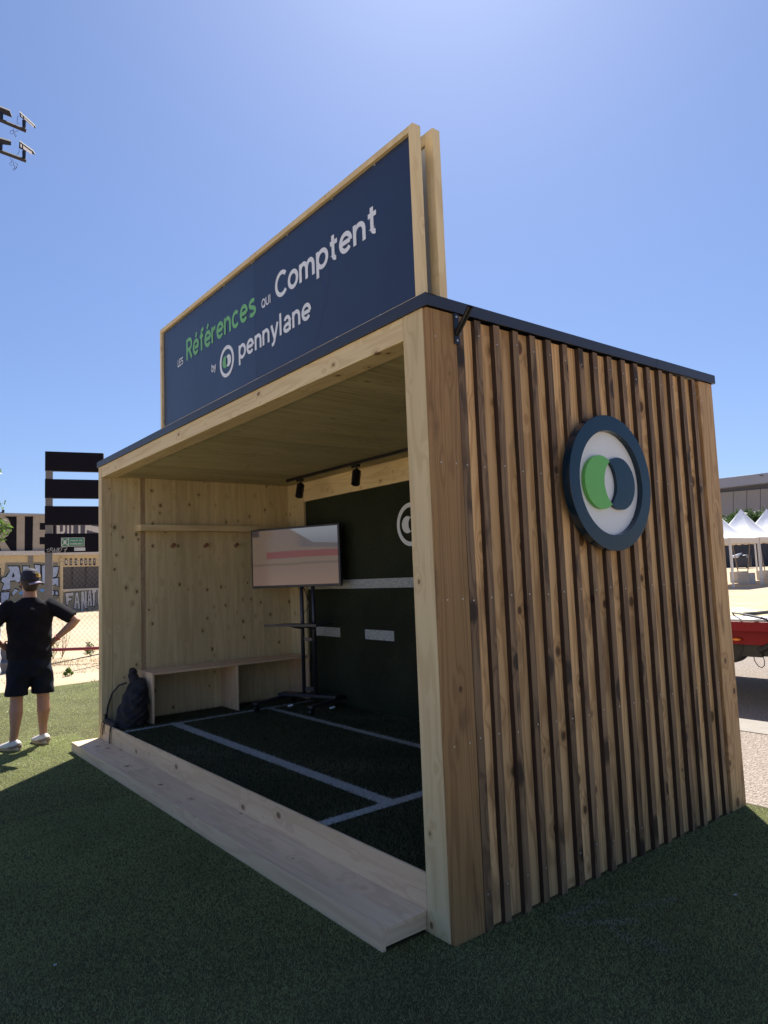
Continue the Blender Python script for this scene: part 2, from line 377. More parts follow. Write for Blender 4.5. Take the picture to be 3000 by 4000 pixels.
while x < -.18:
    wd = random.choice([.12, .16, .2]); x1 = min(x + wd, -.178); mb.box(x, x1 - .0006, .142, 2.5, ZB + .014 + random.uniform(0, .001), H - FL - .012, 'y'); x = x1
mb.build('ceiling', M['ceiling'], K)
mb = MB(); mb.box(-5.013, -.178, .012, 2.5, .02, FLZ - .012, 'x'); mb.build('floor_deck', M['pine_wall'], K)
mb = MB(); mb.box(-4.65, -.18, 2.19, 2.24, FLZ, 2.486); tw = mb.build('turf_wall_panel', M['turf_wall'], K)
mb = MB(); mb.box(-4.649, -.181, 2.183, 2.1899, 1.472, 1.566); mb.build('painted_stripe', M['turf_paint'], tw)
for i in range(5):
    a = -4.488 + .93 * i; mb = MB(); mb.box(a, min(a + .472, -.19), 2.183, 2.1899, .955, 1.053); mb.build('painted_dash', M['turf_paint'], tw)
# ring with two crescents
def disc_pts(c, ax, bx, r, n=64, a0=0, a1=2 * math.pi, close=False):
    c, ax, bx = Vector(c), Vector(ax), Vector(bx); m = n if not close else n + 1
    return [c + ax * r * math.cos(a0 + (a1 - a0) * k / n) + bx * r * math.sin(a0 + (a1 - a0) * k / n) for k in range(m)]
def ring_mb(c, ax, bx, ro, ri, d, bev=0.0):
    mb = MB(); n = 96; o = disc_pts(c, ax, bx, ro, n); i = disc_pts(c, ax, bx, ri, n); d = Vector(d)
    vs = o + i + [p + d for p in o] + [p + d for p in i]; f = []
    for k in range(n):
        q = (k + 1) % n
        f += [(k, q, n + q, n + k), (2 * n + k, 3 * n + k, 3 * n + q, 2 * n + q), (k, 2 * n + k, 2 * n + q, q), (n + k, n + q, 3 * n + q, 3 * n + k)]
    return mb.add(vs, f)
def crescent(c, ax, bx, r, s, side, d):
    # circle centred c+ax*s*side minus the other circle
    c = Vector(c); ax = Vector(ax); bx = Vector(bx); al = math.acos(s / r); n = 40
    c1 = c + ax * s * side; c2 = c - ax * s * side
    # intersection angle al measured at c1 from direction -side
    pts = []
    for k in range(n + 1):
        t = al + (2 * math.pi - 2 * al) * k / n
        pts.append(c1 + (-ax * side * math.cos(t) + bx * math.sin(t)) * r)
    for k in range(1, n):
        t = -al + 2 * al * k / n
        pts.append(c2 + (ax * side * math.cos(t) + bx * math.sin(t)) * r)
    mb = MB(); N_ = len(pts); d = Vector(d); vs = pts + [p + d for p in pts]; f = []
    # strip fill: outer k (0..n) with inner
    inner = [n] + list(range(n + 1, N_)) + [0]
    for off in (0, N_):
        for k in range(n):
            a, b = off + k, off + k + 1; ia, ib = off + inner[n - k], off + inner[n - k - 1]
            q = []
            for z in (a, b, ib, ia):
                if z not in q: q.append(z)
            if len(q) > 2: f.append(tuple(q))
    f += [(i, (i + 1) % N_, (i + 1) % N_ + N_, i + N_) for i in range(N_)]
    return mb.add(vs, f)
cL = (-2.765, 2.189, 2.068); wl_ = ring_mb(cL, (1, 0, 0), (0, 0, 1), .207, .165, (0, -.004, 0)).build('painted_ring', M['white_print'], tw)
crescent(cL, (1, 0, 0), (0, 0, 1), .082, .048, -1, (0, -.004, 0)).build('painted_crescent', M['white_print'], tw)
crescent(cL, (1, 0, 0), (0, 0, 1), .082, .048, 1, (0, -.004, 0)).build('painted_crescent', M['white_print'], tw)
# floor turf
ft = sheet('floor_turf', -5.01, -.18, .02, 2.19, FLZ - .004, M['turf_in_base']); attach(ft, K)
LINES = [((-4.47, .03), (-4.50, 2.1), .033), ((-4.5, .53), (-1.10, .53), .05), ((-4.5, 1.56), (-.2, 1.56), .036), ((-1.085, .03), (-1.12, 2.1), .042)]
def strip(a, b, hw):
    a, b = Vector(a), Vector(b); t = (b - a).normalized(); p = Vector((-t.y, t.x)) * hw
    return [a - p, b - p, b + p, a + p]
for i, (a, b, hw) in enumerate(LINES):
    m2 = MB(); m2.add([(q.x, q.y, FLZ + (0.0005 + .0003 * i)) for q in strip(a, b, hw)], [(0, 1, 2, 3)]); m2.build('painted_line', M['turf_paint'], ft)
k = 110000; P = np.stack([rng.uniform(-5.0, -.19, k), rng.uniform(.02, 2.18, k)], 1)
lc = np.zeros(k)
for a, b, hw in LINES:
    dd = seg_d(P, a, b) + rng.normal(0, .006, k); lc = np.maximum(lc, (dd < hw) * rng.uniform(.45, 1, k))
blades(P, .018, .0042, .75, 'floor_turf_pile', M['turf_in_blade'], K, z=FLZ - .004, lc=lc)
tag(bpy.data.objects['floor_turf_pile'], kind='stuff')

# cladding of the right wall
C = MB(); C.box(-.029, -.004, .002, .187, 0, H - FL - .004); C.build('cladding_end_board', M['clad_wide'], K, bevel=.002)
C = MB(); C.box(-.029, -.004, 2.436, 2.611, 0, H - FL - .004); C.build('cladding_end_board', M['clad_tan'], K, bevel=.002)
C = MB(); y = .19
while y < 2.43:
    y1 = min(y + .1355, 2.434); C.box(-.0295, -.027 + random.uniform(0, .0015), y, y1 - .001, 0, H - FL - .006); y = y1
C.build('cladding_board', M['clad_tan'], K)
BY = [.189] + [.310 + .1355 * i for i in range(16)]
bats = []
for i, y in enumerate(BY):
    C = MB(); o = [random.uniform(-20, 20) for _ in range(3)]
    y1 = y + (.050 if i == 0 else .043 + random.uniform(-.002, .002)); xt = random.uniform(-.0025, .002)
    dy = random.uniform(-.004, .004)
    vs = [(x, yy + (dy if z > 1 else 0), z) for x in (-.0285, xt) for yy in (y, y1) for z in (0.0, H - FL - .006)]
    # split along z for waney edges
    seg = 12; vs = []; fs = []
    for j in range(seg + 1):
        z = (H - FL - .006) * j / seg; wv = .0012 * math.sin(j * 1.7 + o[0]) + dy * j / seg
        vs += [(-.0285, y + wv, z), (xt, y + wv, z), (xt, y1 + wv, z), (-.0285, y1 + wv, z)]
    mi = []
    for j in range(seg):
        b = 4 * j
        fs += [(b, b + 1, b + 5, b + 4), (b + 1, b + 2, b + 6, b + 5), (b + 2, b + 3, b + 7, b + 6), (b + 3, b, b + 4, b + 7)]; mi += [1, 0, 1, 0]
    fs += [(3, 2, 1, 0), (4 * seg, 4 * seg + 1, 4 * seg + 2, 4 * seg + 3)]; mi += [0, 0]
    C.add(vs, fs, [(p[0] + o[0], p[1] + o[1], p[2] + o[2]) for p in vs], None, mi)
    bats.append(C.build('cladding_batten', [M['clad_brown'], M['clad_side']], K, bevel=.0015))
# screws
sc = MB(); sc.tube([(0, 0, 0), (.0018, 0, 0)], .0040, 8); scm = sc.mesh('screw', M['screw'])
def screw(x, y, z, parent):
    o = bpy.data.objects.new('screw', scm); COL.objects.link(o); o.location = (x, y, z); attach(o, parent)
nS = 0
for i, y in enumerate(BY):
    for z in (2.722, 2.09, 1.467, .827, .163):
        if (z == .163 and i > 9): continue
        screw(.0005, y + .022 + random.uniform(-.006, .006), z + random.uniform(-.012, .012), K)
for z in (2.68, 2.09, 1.467, .827):
    screw(-.0045, .05, z, K)
    if z < 2.5: screw(-.0045, .145, z, K)
    screw(-.0045, 2.47, z, K)
    screw(-.0045, 2.57, z, K)
# roof and flashing
mb = MB(); mb.box(-W - .008, .008, -.008, 2.62, H - .012, H - .004, 'x'); mb.build('roof_sheet', M['flash'], K)
fl = MB(); z0, z1 = H - FL, H
xs = [-W - .012, -5.02, -3.8, -1.9, .012]
for i in range(4): fl.box(xs[i] + (.0008 if i else 0), xs[i + 1] - .0008 + (.0008 if i == 3 else 0), -.012, -.003, z0 - .0006 * i, z1 + .0007 * i, 'x')
fl.box(-W - .012, .012, -.0025, .05, z1 - .0035, z1 + .0005, 'x')
ys = [-.0025, 1.905, 2.63]
for i in range(2): fl.box(.003, .012, ys[i] + (.001 if i else 0), ys[i + 1] - .001, z0 - .001 * i, z1 + .0015 * i, 'y')
fl.box(-W - .012, -W - .003, -.0025, 2.63, z0, z1, 'y'); fl.box(-W - .011, .011, 2.6305, 2.638, z0, z1, 'x')
fl.build('roof_flashing', M['flash'], K)
mb = MB(); mb.box(-W + .106, -.177, .001, .014, 0, .258, 'x'); mb.build('riser_board', M['pine_step'], K, bevel=.0015)

# step
st = empty('front_step', (-2.6, -.13, 0), 'long low pine step running along the open front of the wooden kiosk', 'step')
mb = MB(); mb.box(-W, -3.6, -.235, -.001, .079, .0975, 'x'); mb.box(-3.599, -1.75, -.235, -.001, .0785, .0975, 'x'); mb.box(-1.749, -.18, -.235, -.001, .079, .0975, 'x'); mb.build('tread', M['pine_step'], st, bevel=.001)
mb = MB(); mb.box(-W, -2.9, -.256, -.236, .001, .098, 'x'); mb.box(-2.899, -.176, -.256, -.236, .001, .098, 'x'); mb.build('front_board', M['pine_step'], st, bevel=.001)
mb = MB(); mb.box(-.197, -.181, -.234, -.003, .022, .078, 'y'); mb.build('end_board', M['pine_step'], st, bevel=.001)
mb = MB(); mb.box(-W + .002, -W + .018, -.234, -.003, .022, .078, 'y'); mb.build('end_board', M['pine_step'], st, bevel=.001)

# ------------------------------------------------------------------ roof sign
SG = empty('roof_sign', (-1.75, .08, H), 'long navy sign board in a pine frame standing on the kiosk roof', 'sign')
X0, X1, ZS0, ZS1 = -3.43, -.07, H + .002, 3.757
def frame(y0, y1, x0, x1, z1, wd, name):
    mb = MB(); mb.box(x0, x0 + wd, y0, y1, ZS0, z1); mb.box(x1 - wd, x1, y0, y1, ZS0, z1)
    mb.box(x0 + wd + .0005, x1 - wd - .0005, y0, y1, z1 - wd, z1 - .0005, 'x'); mb.box(x0 + wd + .0005, x1 - wd - .0005, y0 + .004, y1, ZS0, ZS0 + .03, 'x')
    return mb.build(name, M['pine'], SG, bevel=.002)
frame(.028, .078, X0, X1, ZS1, .034, 'sign_frame'); frame(.138, .186, X0 + .02, X1 + .02, ZS1 + .004, .06, 'rear_frame')
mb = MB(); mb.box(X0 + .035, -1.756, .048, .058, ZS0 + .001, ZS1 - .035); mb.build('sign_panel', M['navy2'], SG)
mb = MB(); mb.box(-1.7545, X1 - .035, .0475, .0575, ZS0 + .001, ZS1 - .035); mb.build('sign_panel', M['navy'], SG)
mb = MB(); mb.box(X0 + .081, X1 - .041, .150, .158, ZS0 + .031, ZS1 - .058); mb.build('rear_panel', M['logo_white'], SG)
mb = MB()
for x in (-3.1, -1.75, -.45): mb.box(x, x + .045, .079, .137, ZS0, ZS1 - .04)
mb.build('frame_brace', M['pine'], SG)
for x in [X0 + .045, -3.05, -2.6, -2.2, -1.77, -1.74, -1.3, -.8, -.4, X1 - .04]:
    for z in (ZS0 + .035, ZS1 - .042):
        mb = MB(); mb.tube([(x, .0475, z), (x, .0445, z)], .006, 8); mb.build('panel_screw', M['screw'], SG)
for x in (X0 + .04, X1 - .038):
    for z in (3.2, 3.5): mb = MB(); mb.tube([(x, .0475, z), (x, .0445, z)], .006, 8); mb.build('panel_screw', M['screw'], SG)

def text_mesh(body, bold=0.012):
    cu = bpy.data.curves.new('txt', 'FONT'); cu.body = body; cu.size = 1; cu.offset = bold; cu.extrude = 0; cu.resolution_u = 6
    o = bpy.data.objects.new('txt', cu); COL.objects.link(o); dg = bpy.context.evaluated_depsgraph_get(); dg.update()
    me = bpy.data.meshes.new_from_object(o.evaluated_get(dg)); bpy.data.objects.remove(o)
    V = np.array([v.co[:] for v in me.vertices]); F = [tuple(p.vertices) for p in me.polygons]; bpy.data.meshes.remove(me); return V, F
_H = text_mesh('H')[0]; CAPH = _H[:, 1].max() - _H[:, 1].min(); BASE = _H[:, 1].min()
def put_text(body, x0, x1, zb, cap, fn, name, mat, parent, bold=.012, slant=0.0, zslope=0.0):
    V, F = text_mesh(body, bold); sx = (x1 - x0) / (V[:, 0].max() - V[:, 0].min()); mn = V[:, 0].min()
    u = x0 + (V[:, 0] - mn) * sx; vv = zb + (V[:, 1] - BASE) * cap / CAPH; u = u + slant * (vv - zb); vv = vv + zslope * (u - x0)
    mb = MB(); mb.add([fn(a, b) for a, b in zip(u, vv)], F); return mb.build(name, mat, parent)
fy = lambda y: (lambda a, b: (a, y, b))

# ------------------------------------------------------------------ drawn lettering (rounded-grotesque strokes)
def arc(cx, cy, rx, ry, a0, a1, n=28):
    return [(cx + rx * math.cos(rad(a0 + (a1 - a0) * k / n)), cy + ry * math.sin(rad(a0 + (a1 - a0) * k / n))) for k in range(n + 1)]
O_ = arc(.5, .5, .395, .415, 0, 360, 48)
def arch(x0, r): return [(x0, .5)] + arc(x0 + r, .56, r, .345, 180, 0, 20) + [(x0 + 2 * r, 0)]
E_G = arc(.5, .5, .395, .415, -2, 318, 40)
E_B = [(.14, .50), (.86, .50)]
GLY = {
 'o': (1.0, [O_]), 'e': (.99, [E_G, E_B]), 'é': (.99, [E_G, E_B, [(.46, 1.13), (.62, 1.42)]]), 'c': (.95, [arc(.5, .5, .395, .415, 44, 316, 40)]),
 'n': (.93, [[(.1, 0), (.1, 1)], arch(.1, .335)]), 'm': (1.42, [[(.1, 0), (.1, 1)], arch(.1, .29), arch(.68, .29)]), 'r': (.60, [[(.1, 0), (.1, 1)], [(.1, .52)] + arc(.47, .54, .37, .36, 180, 80, 14)]),
 'p': (1.02, [[(.1, -.38), (.1, 1)], arc(.52, .5, .40, .415, 0, 360, 48)]), 'b': (1.02, [[(.1, 0), (.1, 1.42)], arc(.52, .5, .40, .415, 0, 360, 48)]),
 't': (.66, [[(.30, 1.30), (.30, .30)] + arc(.52, .30, .22, .215, 180, 275, 10), [(.04, .925), (.62, .925)]]),
 'f': (.60, [[(.27, 0), (.27, 1.05)] + arc(.50, 1.10, .23, .24, 180, 90, 10) + [(.62, 1.34)], [(.03, .925), (.58, .925)]]),
 's': (.84, [arc(.42, .725, .30, .19, 32, 262, 22)[:-1] + [(.42, .515)] + arc(.42, .28, .335, .20, 78, -150, 22)[1:]]),
 'l': (.38, [[(.18, 0), (.18, 1.42)]]), 'y': (.88, [[(.05, 1.0), (.43, .04)], [(.83, 1.0), (.45, .02), (.37, -.16), (.27, -.27), (.08, -.30)]]),
 'a': (.92, [[(.76, 0), (.76, .62)] + arc(.46, .62, .30, .30, 0, 155, 20), arc(.43, .275, .335, .205, 0, 360, 40)]),
 'C': (1.17, [arc(.66, .70, .565, .62, 44, 316, 48)]), 'R': (1.02, [[(.1, 0), (.1, 1.4)], [(.1, 1.31), (.50, 1.31)] + arc(.52, .985, .355, .325, 90, -90, 24) + [(.1, .66)], [(.50, .66), (.93, 0)]]),
 'L': (.86, [[(.1, 1.4), (.1, .09), (.78, .09)]]), 'E': (.95, [[(.82, 1.31), (.1, 1.31), (.1, .09), (.84, .09)], [(.1, .72), (.74, .72)]]),
 'S': (1.08, [arc(.52, 1.02, .38, .29, 30, 262, 24)[:-1] + [(.52, .715)] + arc(.52, .38, .42, .29, 78, -150, 24)[1:]]),
 'Q': (1.42, [arc(.68, .70, .575, .62, 0, 360, 56), [(.80, .36), (1.18, -.02)]]), 'U': (1.2, [[(.12, 1.4), (.12, .55)] + arc(.58, .55, .46, .46, 180, 360, 24) + [(1.04, 1.4)]]), 'I': (.42, [[(.2, 0), (.2, 1.4)]]),
}
def ribbon2(path, w):
    # one flat stroke of constant width along a path
    P = [np.array(p, float) for p in path]; closed = np.hypot(*(P[0] - P[-1])) < 1e-6
    if closed: P = P[:-1]
    n = len(P); L = []; R_2 = []
    for i in range(n):
        a = P[i - 1] if (i > 0 or closed) else None; b = P[(i + 1) % n] if (i < n - 1 or closed) else None
        ds = []
        if a is not None: ds.append((P[i] - a) / max(1e-9, np.hypot(*(P[i] - a))))
        if b is not None: ds.append((b - P[i]) / max(1e-9, np.hypot(*(b - P[i]))))
        t = sum(ds); t = t / max(1e-9, np.hypot(*t)); nn = np.array([-t[1], t[0]]); k = 1.0
        if len(ds) == 2: k = 1 / max(.45, nn @ np.array([-ds[0][1], ds[0][0]]))
        L.append(P[i] + nn * w * k / 2); R_2.append(P[i] - nn * w * k / 2)
    F = [(i, (i + 1) % n, n + (i + 1) % n, n + i) for i in range(n if closed else n - 1)]
    return L + R_2, F
def letters(body, x0, x1, zb, cap, yy, name, mat, parent, w=.235, gap=.13):
    x = 0; items = []; lay = 0
    for ch in body:
        adv, ps = GLY[ch]
        for p in ps: items.append(([(q[0] + x, q[1]) for q in p], lay)); lay += 1
        x += adv + gap
    V = []; sz = cap / 1.4
    allx = [q[0] for p, _ in items for q in p]; mn, mx = min(allx) - w / 2, max(allx) + w / 2; sx = (x1 - x0) / (mx - mn)
    mb = MB()
    for p, l in items:
        vs, f = ribbon2(p, w); mb.add([(x0 + (q[0] - mn) * sx, yy - .0007 * (l % 4) - .0002, zb + q[1] * sz) for q in vs], f, r=.5)
    return mb.build(name, mat, parent)
Fs = .0468
letters('LES', -3.084, -2.968, 3.344, .060, Fs, 'lettering', M['white_print'], SG)
letters('Références', -2.905, -1.728, 3.350, .168, Fs, 'lettering', M['green_print'], SG)
letters('QUI', -1.651, -1.528, 3.359, .058, Fs, 'lettering', M['white_print'], SG)
letters('Comptent', -1.467, -.388, 3.355, .160, Fs, 'lettering', M['white_print'], SG)
letters('by', -2.437, -2.355, 3.136, .058, Fs, 'lettering', M['white_print'], SG)
letters('pennylane', -1.993, -1.049, 3.107, .140, Fs, 'lettering', M['white_print'], SG)
c0 = (-2.180, .0468, 3.150)
ring_mb(c0, (1, 0, 0), (0, 0, 1), .114, .088, (0, -.0012, 0)).build('logo_ring', M['white_print'], SG)
crescent(c0, (1, 0, 0), (0, 0, 1), .043, .026, -1, (0, -.0012, 0)).build('logo_crescent', M['green_print'], SG)
crescent(c0, (1, 0, 0), (0, 0, 1), .043, .026, 1, (0, -.0012, 0)).build('logo_crescent', M['white_print'], SG)
M['arc'] = plain('arc_print', (.045, .065, .10), .5)
mb = MB()
for r_, a0, a1 in ((.78, -62, 18), (1.22, -62, -35)):
    pts = [(-1.62 + r_ * math.cos(rad(a)), .0464, 3.46 + r_ * math.sin(rad(a))) for a in np.linspace(a0, a1, 30)]
    pts = [p for p in pts if ZS0 + .03 < p[2] < ZS1 - .04 and p[0] < X1 - .05]
    for p, q in zip(pts[:-1], pts[1:]):
        mb.add([p, q, (q[0] + .003, q[1], q[2]), (p[0] + .003, p[1], p[2])], [(0, 1, 2, 3)])
mb.build('printed_arc', M['arc'], SG)

# ------------------------------------------------------------------ round emblem on the side
E_ = empty('round_emblem', (.03, 1.279, 2.05), 'round navy, white and green emblem raised on the slatted side wall', 'emblem')
cc = (.010, 1.279, 2.052)
ring_mb(cc, (0, 1, 0), (0, 0, 1), .379, .292, (.048, 0, 0)).build('outer_ring', M['logo_navy'], E_, bevel=.002)
mb = MB()
for a in range(6): mb.tube([(.0005, cc[1] + .335 * math.cos(a), cc[2] + .335 * math.sin(a)), (.012, cc[1] + .335 * math.cos(a), cc[2] + .335 * math.sin(a))], .012, 10)
mb.build('spacer', M['black_metal'], E_)
mb = MB(); mb.prism(disc_pts((.003, cc[1], cc[2]), (0, 1, 0), (0, 0, 1), .2915, 96), (.022, 0, 0)); mb.build('white_disc', M['logo_white'], E_)
crescent((.0255, cc[1], cc[2]), (0, 1, 0), (0, 0, 1), .149, .088, -1, (.024, 0, 0)).build('green_crescent', M['logo_green'], E_, bevel=.001)
crescent((.0255, cc[1], cc[2]), (0, 1, 0), (0, 0, 1), .149, .088, 1, (.020, 0, 0)).build('navy_crescent', M['logo_navy'], E_, bevel=.001)

# flag bracket
B = empty('flag_bracket', (.01, .183, 2.7), 'black metal flagpole bracket screwed high on the kiosk corner, its tube slanting upwards', 'bracket')
mb = MB(); mb.box(.0005, .0055, .166, .2, 2.662, 2.814); mb.build('mounting_plate', M['black_metal'], B, bevel=.0015)
mb = MB(); a = Vector((.008, .183, 2.715)); b = Vector((.112, .172, 2.808)); mb.tube([a, b], .0145, 16, cap=False); mb.tube([b, a + (b - a) * .3], .0125, 16, cap=False); mb.tube([a - (b - a) * .06, a], [.008, .0145], 16); mb.build('pole_socket', M['black_metal'], B, smooth=True)
for z in (2.68, 2.795): mb = MB(); mb.tube([(.0055, .183, z), (.0085, .183, z)], .006, 8); mb.build('bolt', M['screw'], B)

# ------------------------------------------------------------------ inside: bench, shelf, pegs, track light
BN = empty('wall_bench', (-4.8, 1.25, FLZ), 'plain pine plank bench fixed along the left inner wall of the kiosk', 'bench')
mb = MB(); mb.box(-5.013, -4.612, .36, 2.163, .708, .728, 'y'); mb.build('seat', M['pine_step'], BN, bevel=.001)
for y in (.361, 1.262, 2.142):
    mb = MB(); mb.box(-5.012, -4.616, y, y + .02, FLZ, .7075, 'z'); mb.build('side_panel', M['pine_step'], BN, bevel=.001)
sh = MB(); sh.box(-5.0145, -4.863, .343, 2.163, 2.150, 2.212, 'y'); tag(sh.build('wall_shelf', M['pine'], None, bevel=.001), 'thick narrow pine shelf along the left inner wall above the coat pegs', 'shelf')
M['peg'] = plain('peg_wood', (.22, .10, .06), .5, ns=20)
pos = [('closest to the open front', .729), ('in the middle of the row', 1.101), ('closest to the television', 1.464)]
pg = None
for t_, y in pos:
    if pg is None:
        m2 = MB(); m2.tube([(-5.014, y, 1.995), (-4.953, y, 2.012)], .019, 16); pg = m2.build('coat_peg', M['peg'], None, bevel=.002); o = pg
    else: o = copy_tree(pg, (0, y - .729, 0))
    tag(o, 'round wooden coat peg under the shelf, the one ' + t_, 'coat peg', 'wooden coat pegs under the wall shelf')
TL = empty('track_light', (-2.5, 1.85, ZB), 'black ceiling track with cylindrical spotlights inside the kiosk', 'track light')
mb = MB(); mb.box(-4.52, -.4, 1.86, 1.895, ZB - .018, ZB + .013, 'x'); mb.build('track_rail', M['black_metal'], TL, bevel=.002)
for x in (-4.25, -3.20):
    mb = MB(); a = Vector((x + .02, 1.877, ZB - .085)); d = Vector((.10, -.12, -.30)).normalized(); mb.tube([a, a + d * .150], .043, 24); mb.build('spotlight', M['black_metal'], TL, bevel=.004)
    mb = MB(); mb.box(x - .05, x + .06, 1.862, 1.893, ZB - .045, ZB - .0185, 'x'); mb.tube([(x + .02, 1.877, ZB - .044), (x + .02, 1.877, ZB - .095)], .010, 8); mb.build('track_adapter', M['black_metal'], TL)

# television and its stand
d2 = Vector((.917, .4, 0)).normalized(); nrm = Vector((.4, -.917, 0)).normalized(); P0 = Vector((-4.3, 1.78, 0))
TT = Matrix(((d2.x, -nrm.x, 0, P0.x), (d2.y, -nrm.y, 0, P0.y), (0, 0, 1, 0), (0, 0, 0, 1)))   # local x along screen, y backwards
def screen_mat():  # reflection of the surroundings painted on the glass and given off as emission
    n = N('screen_reflection'); g = n.attr('gc'); sp = n.n('SeparateXYZ', None, Vector=g); u, v = sp.outputs[0], sp.outputs[1]
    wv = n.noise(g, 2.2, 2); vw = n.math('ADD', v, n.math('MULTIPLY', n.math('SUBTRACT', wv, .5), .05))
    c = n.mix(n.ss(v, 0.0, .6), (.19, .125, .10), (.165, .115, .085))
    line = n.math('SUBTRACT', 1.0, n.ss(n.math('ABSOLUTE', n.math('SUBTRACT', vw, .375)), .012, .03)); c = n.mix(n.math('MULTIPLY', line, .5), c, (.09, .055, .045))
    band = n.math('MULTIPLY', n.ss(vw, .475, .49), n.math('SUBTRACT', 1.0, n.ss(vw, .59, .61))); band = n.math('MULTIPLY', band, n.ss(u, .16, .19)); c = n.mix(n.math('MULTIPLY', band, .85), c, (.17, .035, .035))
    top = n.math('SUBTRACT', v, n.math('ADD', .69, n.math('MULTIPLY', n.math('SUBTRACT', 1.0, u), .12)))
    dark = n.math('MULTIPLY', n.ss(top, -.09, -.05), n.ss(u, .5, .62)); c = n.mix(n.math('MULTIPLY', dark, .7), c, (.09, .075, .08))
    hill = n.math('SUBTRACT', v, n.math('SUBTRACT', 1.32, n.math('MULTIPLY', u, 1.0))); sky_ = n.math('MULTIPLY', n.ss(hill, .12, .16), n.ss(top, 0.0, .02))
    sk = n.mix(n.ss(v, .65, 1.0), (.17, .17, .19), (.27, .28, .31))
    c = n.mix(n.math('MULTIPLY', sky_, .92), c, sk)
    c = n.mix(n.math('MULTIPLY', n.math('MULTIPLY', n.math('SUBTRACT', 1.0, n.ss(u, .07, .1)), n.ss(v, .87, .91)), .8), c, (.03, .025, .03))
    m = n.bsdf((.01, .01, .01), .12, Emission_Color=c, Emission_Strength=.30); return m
TV = empty('television', TT @ Vector((.03, 0, 1.5)), 'flat television on a dark stand with a blurred tan, red and grey reflection painted glowing on its screen', 'television')
mb = MB(); mb.box(-.555, .612, .004, .05, 1.508, 2.16, T=TT); mb.build('tv_case', M['tv'], TV, bevel=.004)
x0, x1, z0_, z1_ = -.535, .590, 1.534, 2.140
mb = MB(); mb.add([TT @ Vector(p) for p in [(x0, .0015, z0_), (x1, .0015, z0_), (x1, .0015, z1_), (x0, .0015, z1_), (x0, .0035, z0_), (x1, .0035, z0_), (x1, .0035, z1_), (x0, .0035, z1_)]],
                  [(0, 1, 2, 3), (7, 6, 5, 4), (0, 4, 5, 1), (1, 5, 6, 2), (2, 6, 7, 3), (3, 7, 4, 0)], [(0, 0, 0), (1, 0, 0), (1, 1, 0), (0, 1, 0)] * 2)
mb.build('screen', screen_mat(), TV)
SD = empty('television_stand', TT @ Vector((.1, .1, FLZ)), 'dark two-pole trolley stand with small shelf holding up the television', 'stand')
for s in (.045, .195):
    mb = MB(); mb.tube([TT @ Vector((s, .10, .37)), TT @ Vector((s, .10, 1.9))], .021, 16); mb.build('pole', M['stand'], SD, smooth=True)
mb = MB(); mb.box(.066, .174, .088, .112, .93, .96, T=TT); mb.box(.066, .174, .09, .11, .40, .44, T=TT); mb.build('cross_bar', M['stand'], SD)
mb = MB(); mb.box(-.2, .46, -.25, .08, 1.105, 1.117, T=TT); mb.box(-.2, .46, -.25, -.245, 1.117, 1.13, T=TT); mb.tube([TT @ Vector((.045, .1, 1.06)), TT @ Vector((.045, -.1, 1.1))], .012, 8); mb.tube([TT @ Vector((.195, .1, 1.06)), TT @ Vector((.195, -.1, 1.1))], .012, 8); mb.build('equipment_shelf', M['tv'], SD)
mb = MB(); mb.box(-.25, .49, .02, .16, .345, .375, T=TT); mb.box(-.25, -.19, -.4, .3, .32, .345, T=TT); mb.box(.43, .49, -.4, .3, .32, .345, T=TT); mb.build('base_frame', M['tv'], SD, bevel=.004)
for px_, py_ in ((-.22, -.37), (-.22, .27), (.46, -.37), (.46, .27)):
    mb = MB(); mb.tube([TT @ Vector((px_ - .012, py_, .28)), TT @ Vector((px_ + .012, py_, .28))], .035, 16); mb.tube([TT @ Vector((px_, py_, .29)), TT @ Vector((px_, py_, .33))], .01, 8); mb.build('castor', M['black_metal'], SD)
mb = MB(); mb.tube([TT @ Vector(p) for p in [(.07, .09, 1.52), (.13, .08, 1.44), (.165, .07, 1.33), (.12, .07, 1.25), (.06, .09, 1.22)]], .004, 6); mb.tube([TT @ Vector(p) for p in [(.07, .09, 1.52), (.13, .08, 1.40), (.17, .08, 1.30), (.19, .08, 1.2)]], .004, 6); mb.build('cable', M['black_metal'], SD)

# backpack
BP = empty('backpack', (-4.83, .2, FLZ), 'slumped black backpack leaning on the end of the bench, straps hanging over the step', 'backpack')
mb = MB()
def rg(c, a, b): return (c, a, b)
mb.rings([((-4.735, .19, FLZ + .0), (.15, 0, 0), (0, .12, 0)), ((-4.73, .20, FLZ + .06), (.165, .01, 0), (0, .135, 0)), ((-4.725, .205, FLZ + .16), (.155, .01, 0), (0, .13, 0)), ((-4.72, .225, FLZ + .26), (.135, 0, 0), (0, .11, .02)), ((-4.735, .245, FLZ + .34), (.11, 0, 0), (0, .09, .02)), ((-4.77, .275, FLZ + .40), (.10, 0, 0), (0, .07, .02)), ((-4.80, .29, FLZ + .43), (.06, 0, 0), (0, .045, .01))], 20)
def fold(co):
    r = co.copy(); r[:, 0] += .010 * np.sin(co[:, 2] * 46 + co[:, 1] * 38) + .006 * np.sin(co[:, 2] * 90 - co[:, 1] * 70); r[:, 1] += .014 * np.sin(co[:, 2] * 37 + co[:, 0] * 44) + .007 * np.sin(co[:, 0] * 95 + co[:, 2] * 60); return r
bb = remesh(mb, 'bag_body', M['black_cloth'], .012, BP, 5, fold)
mb = MB(); mb.tube([(-4.80, .27, FLZ + .38), (-4.84, .26, FLZ + .43), (-4.875, .25, FLZ + .475), (-4.86, .25, FLZ + .505), (-4.82, .26, FLZ + .49)], [.05, .05, .045, .042, .03], 14); remesh(mb, 'rolled_top', M['black_cloth'], .009, BP, 4)
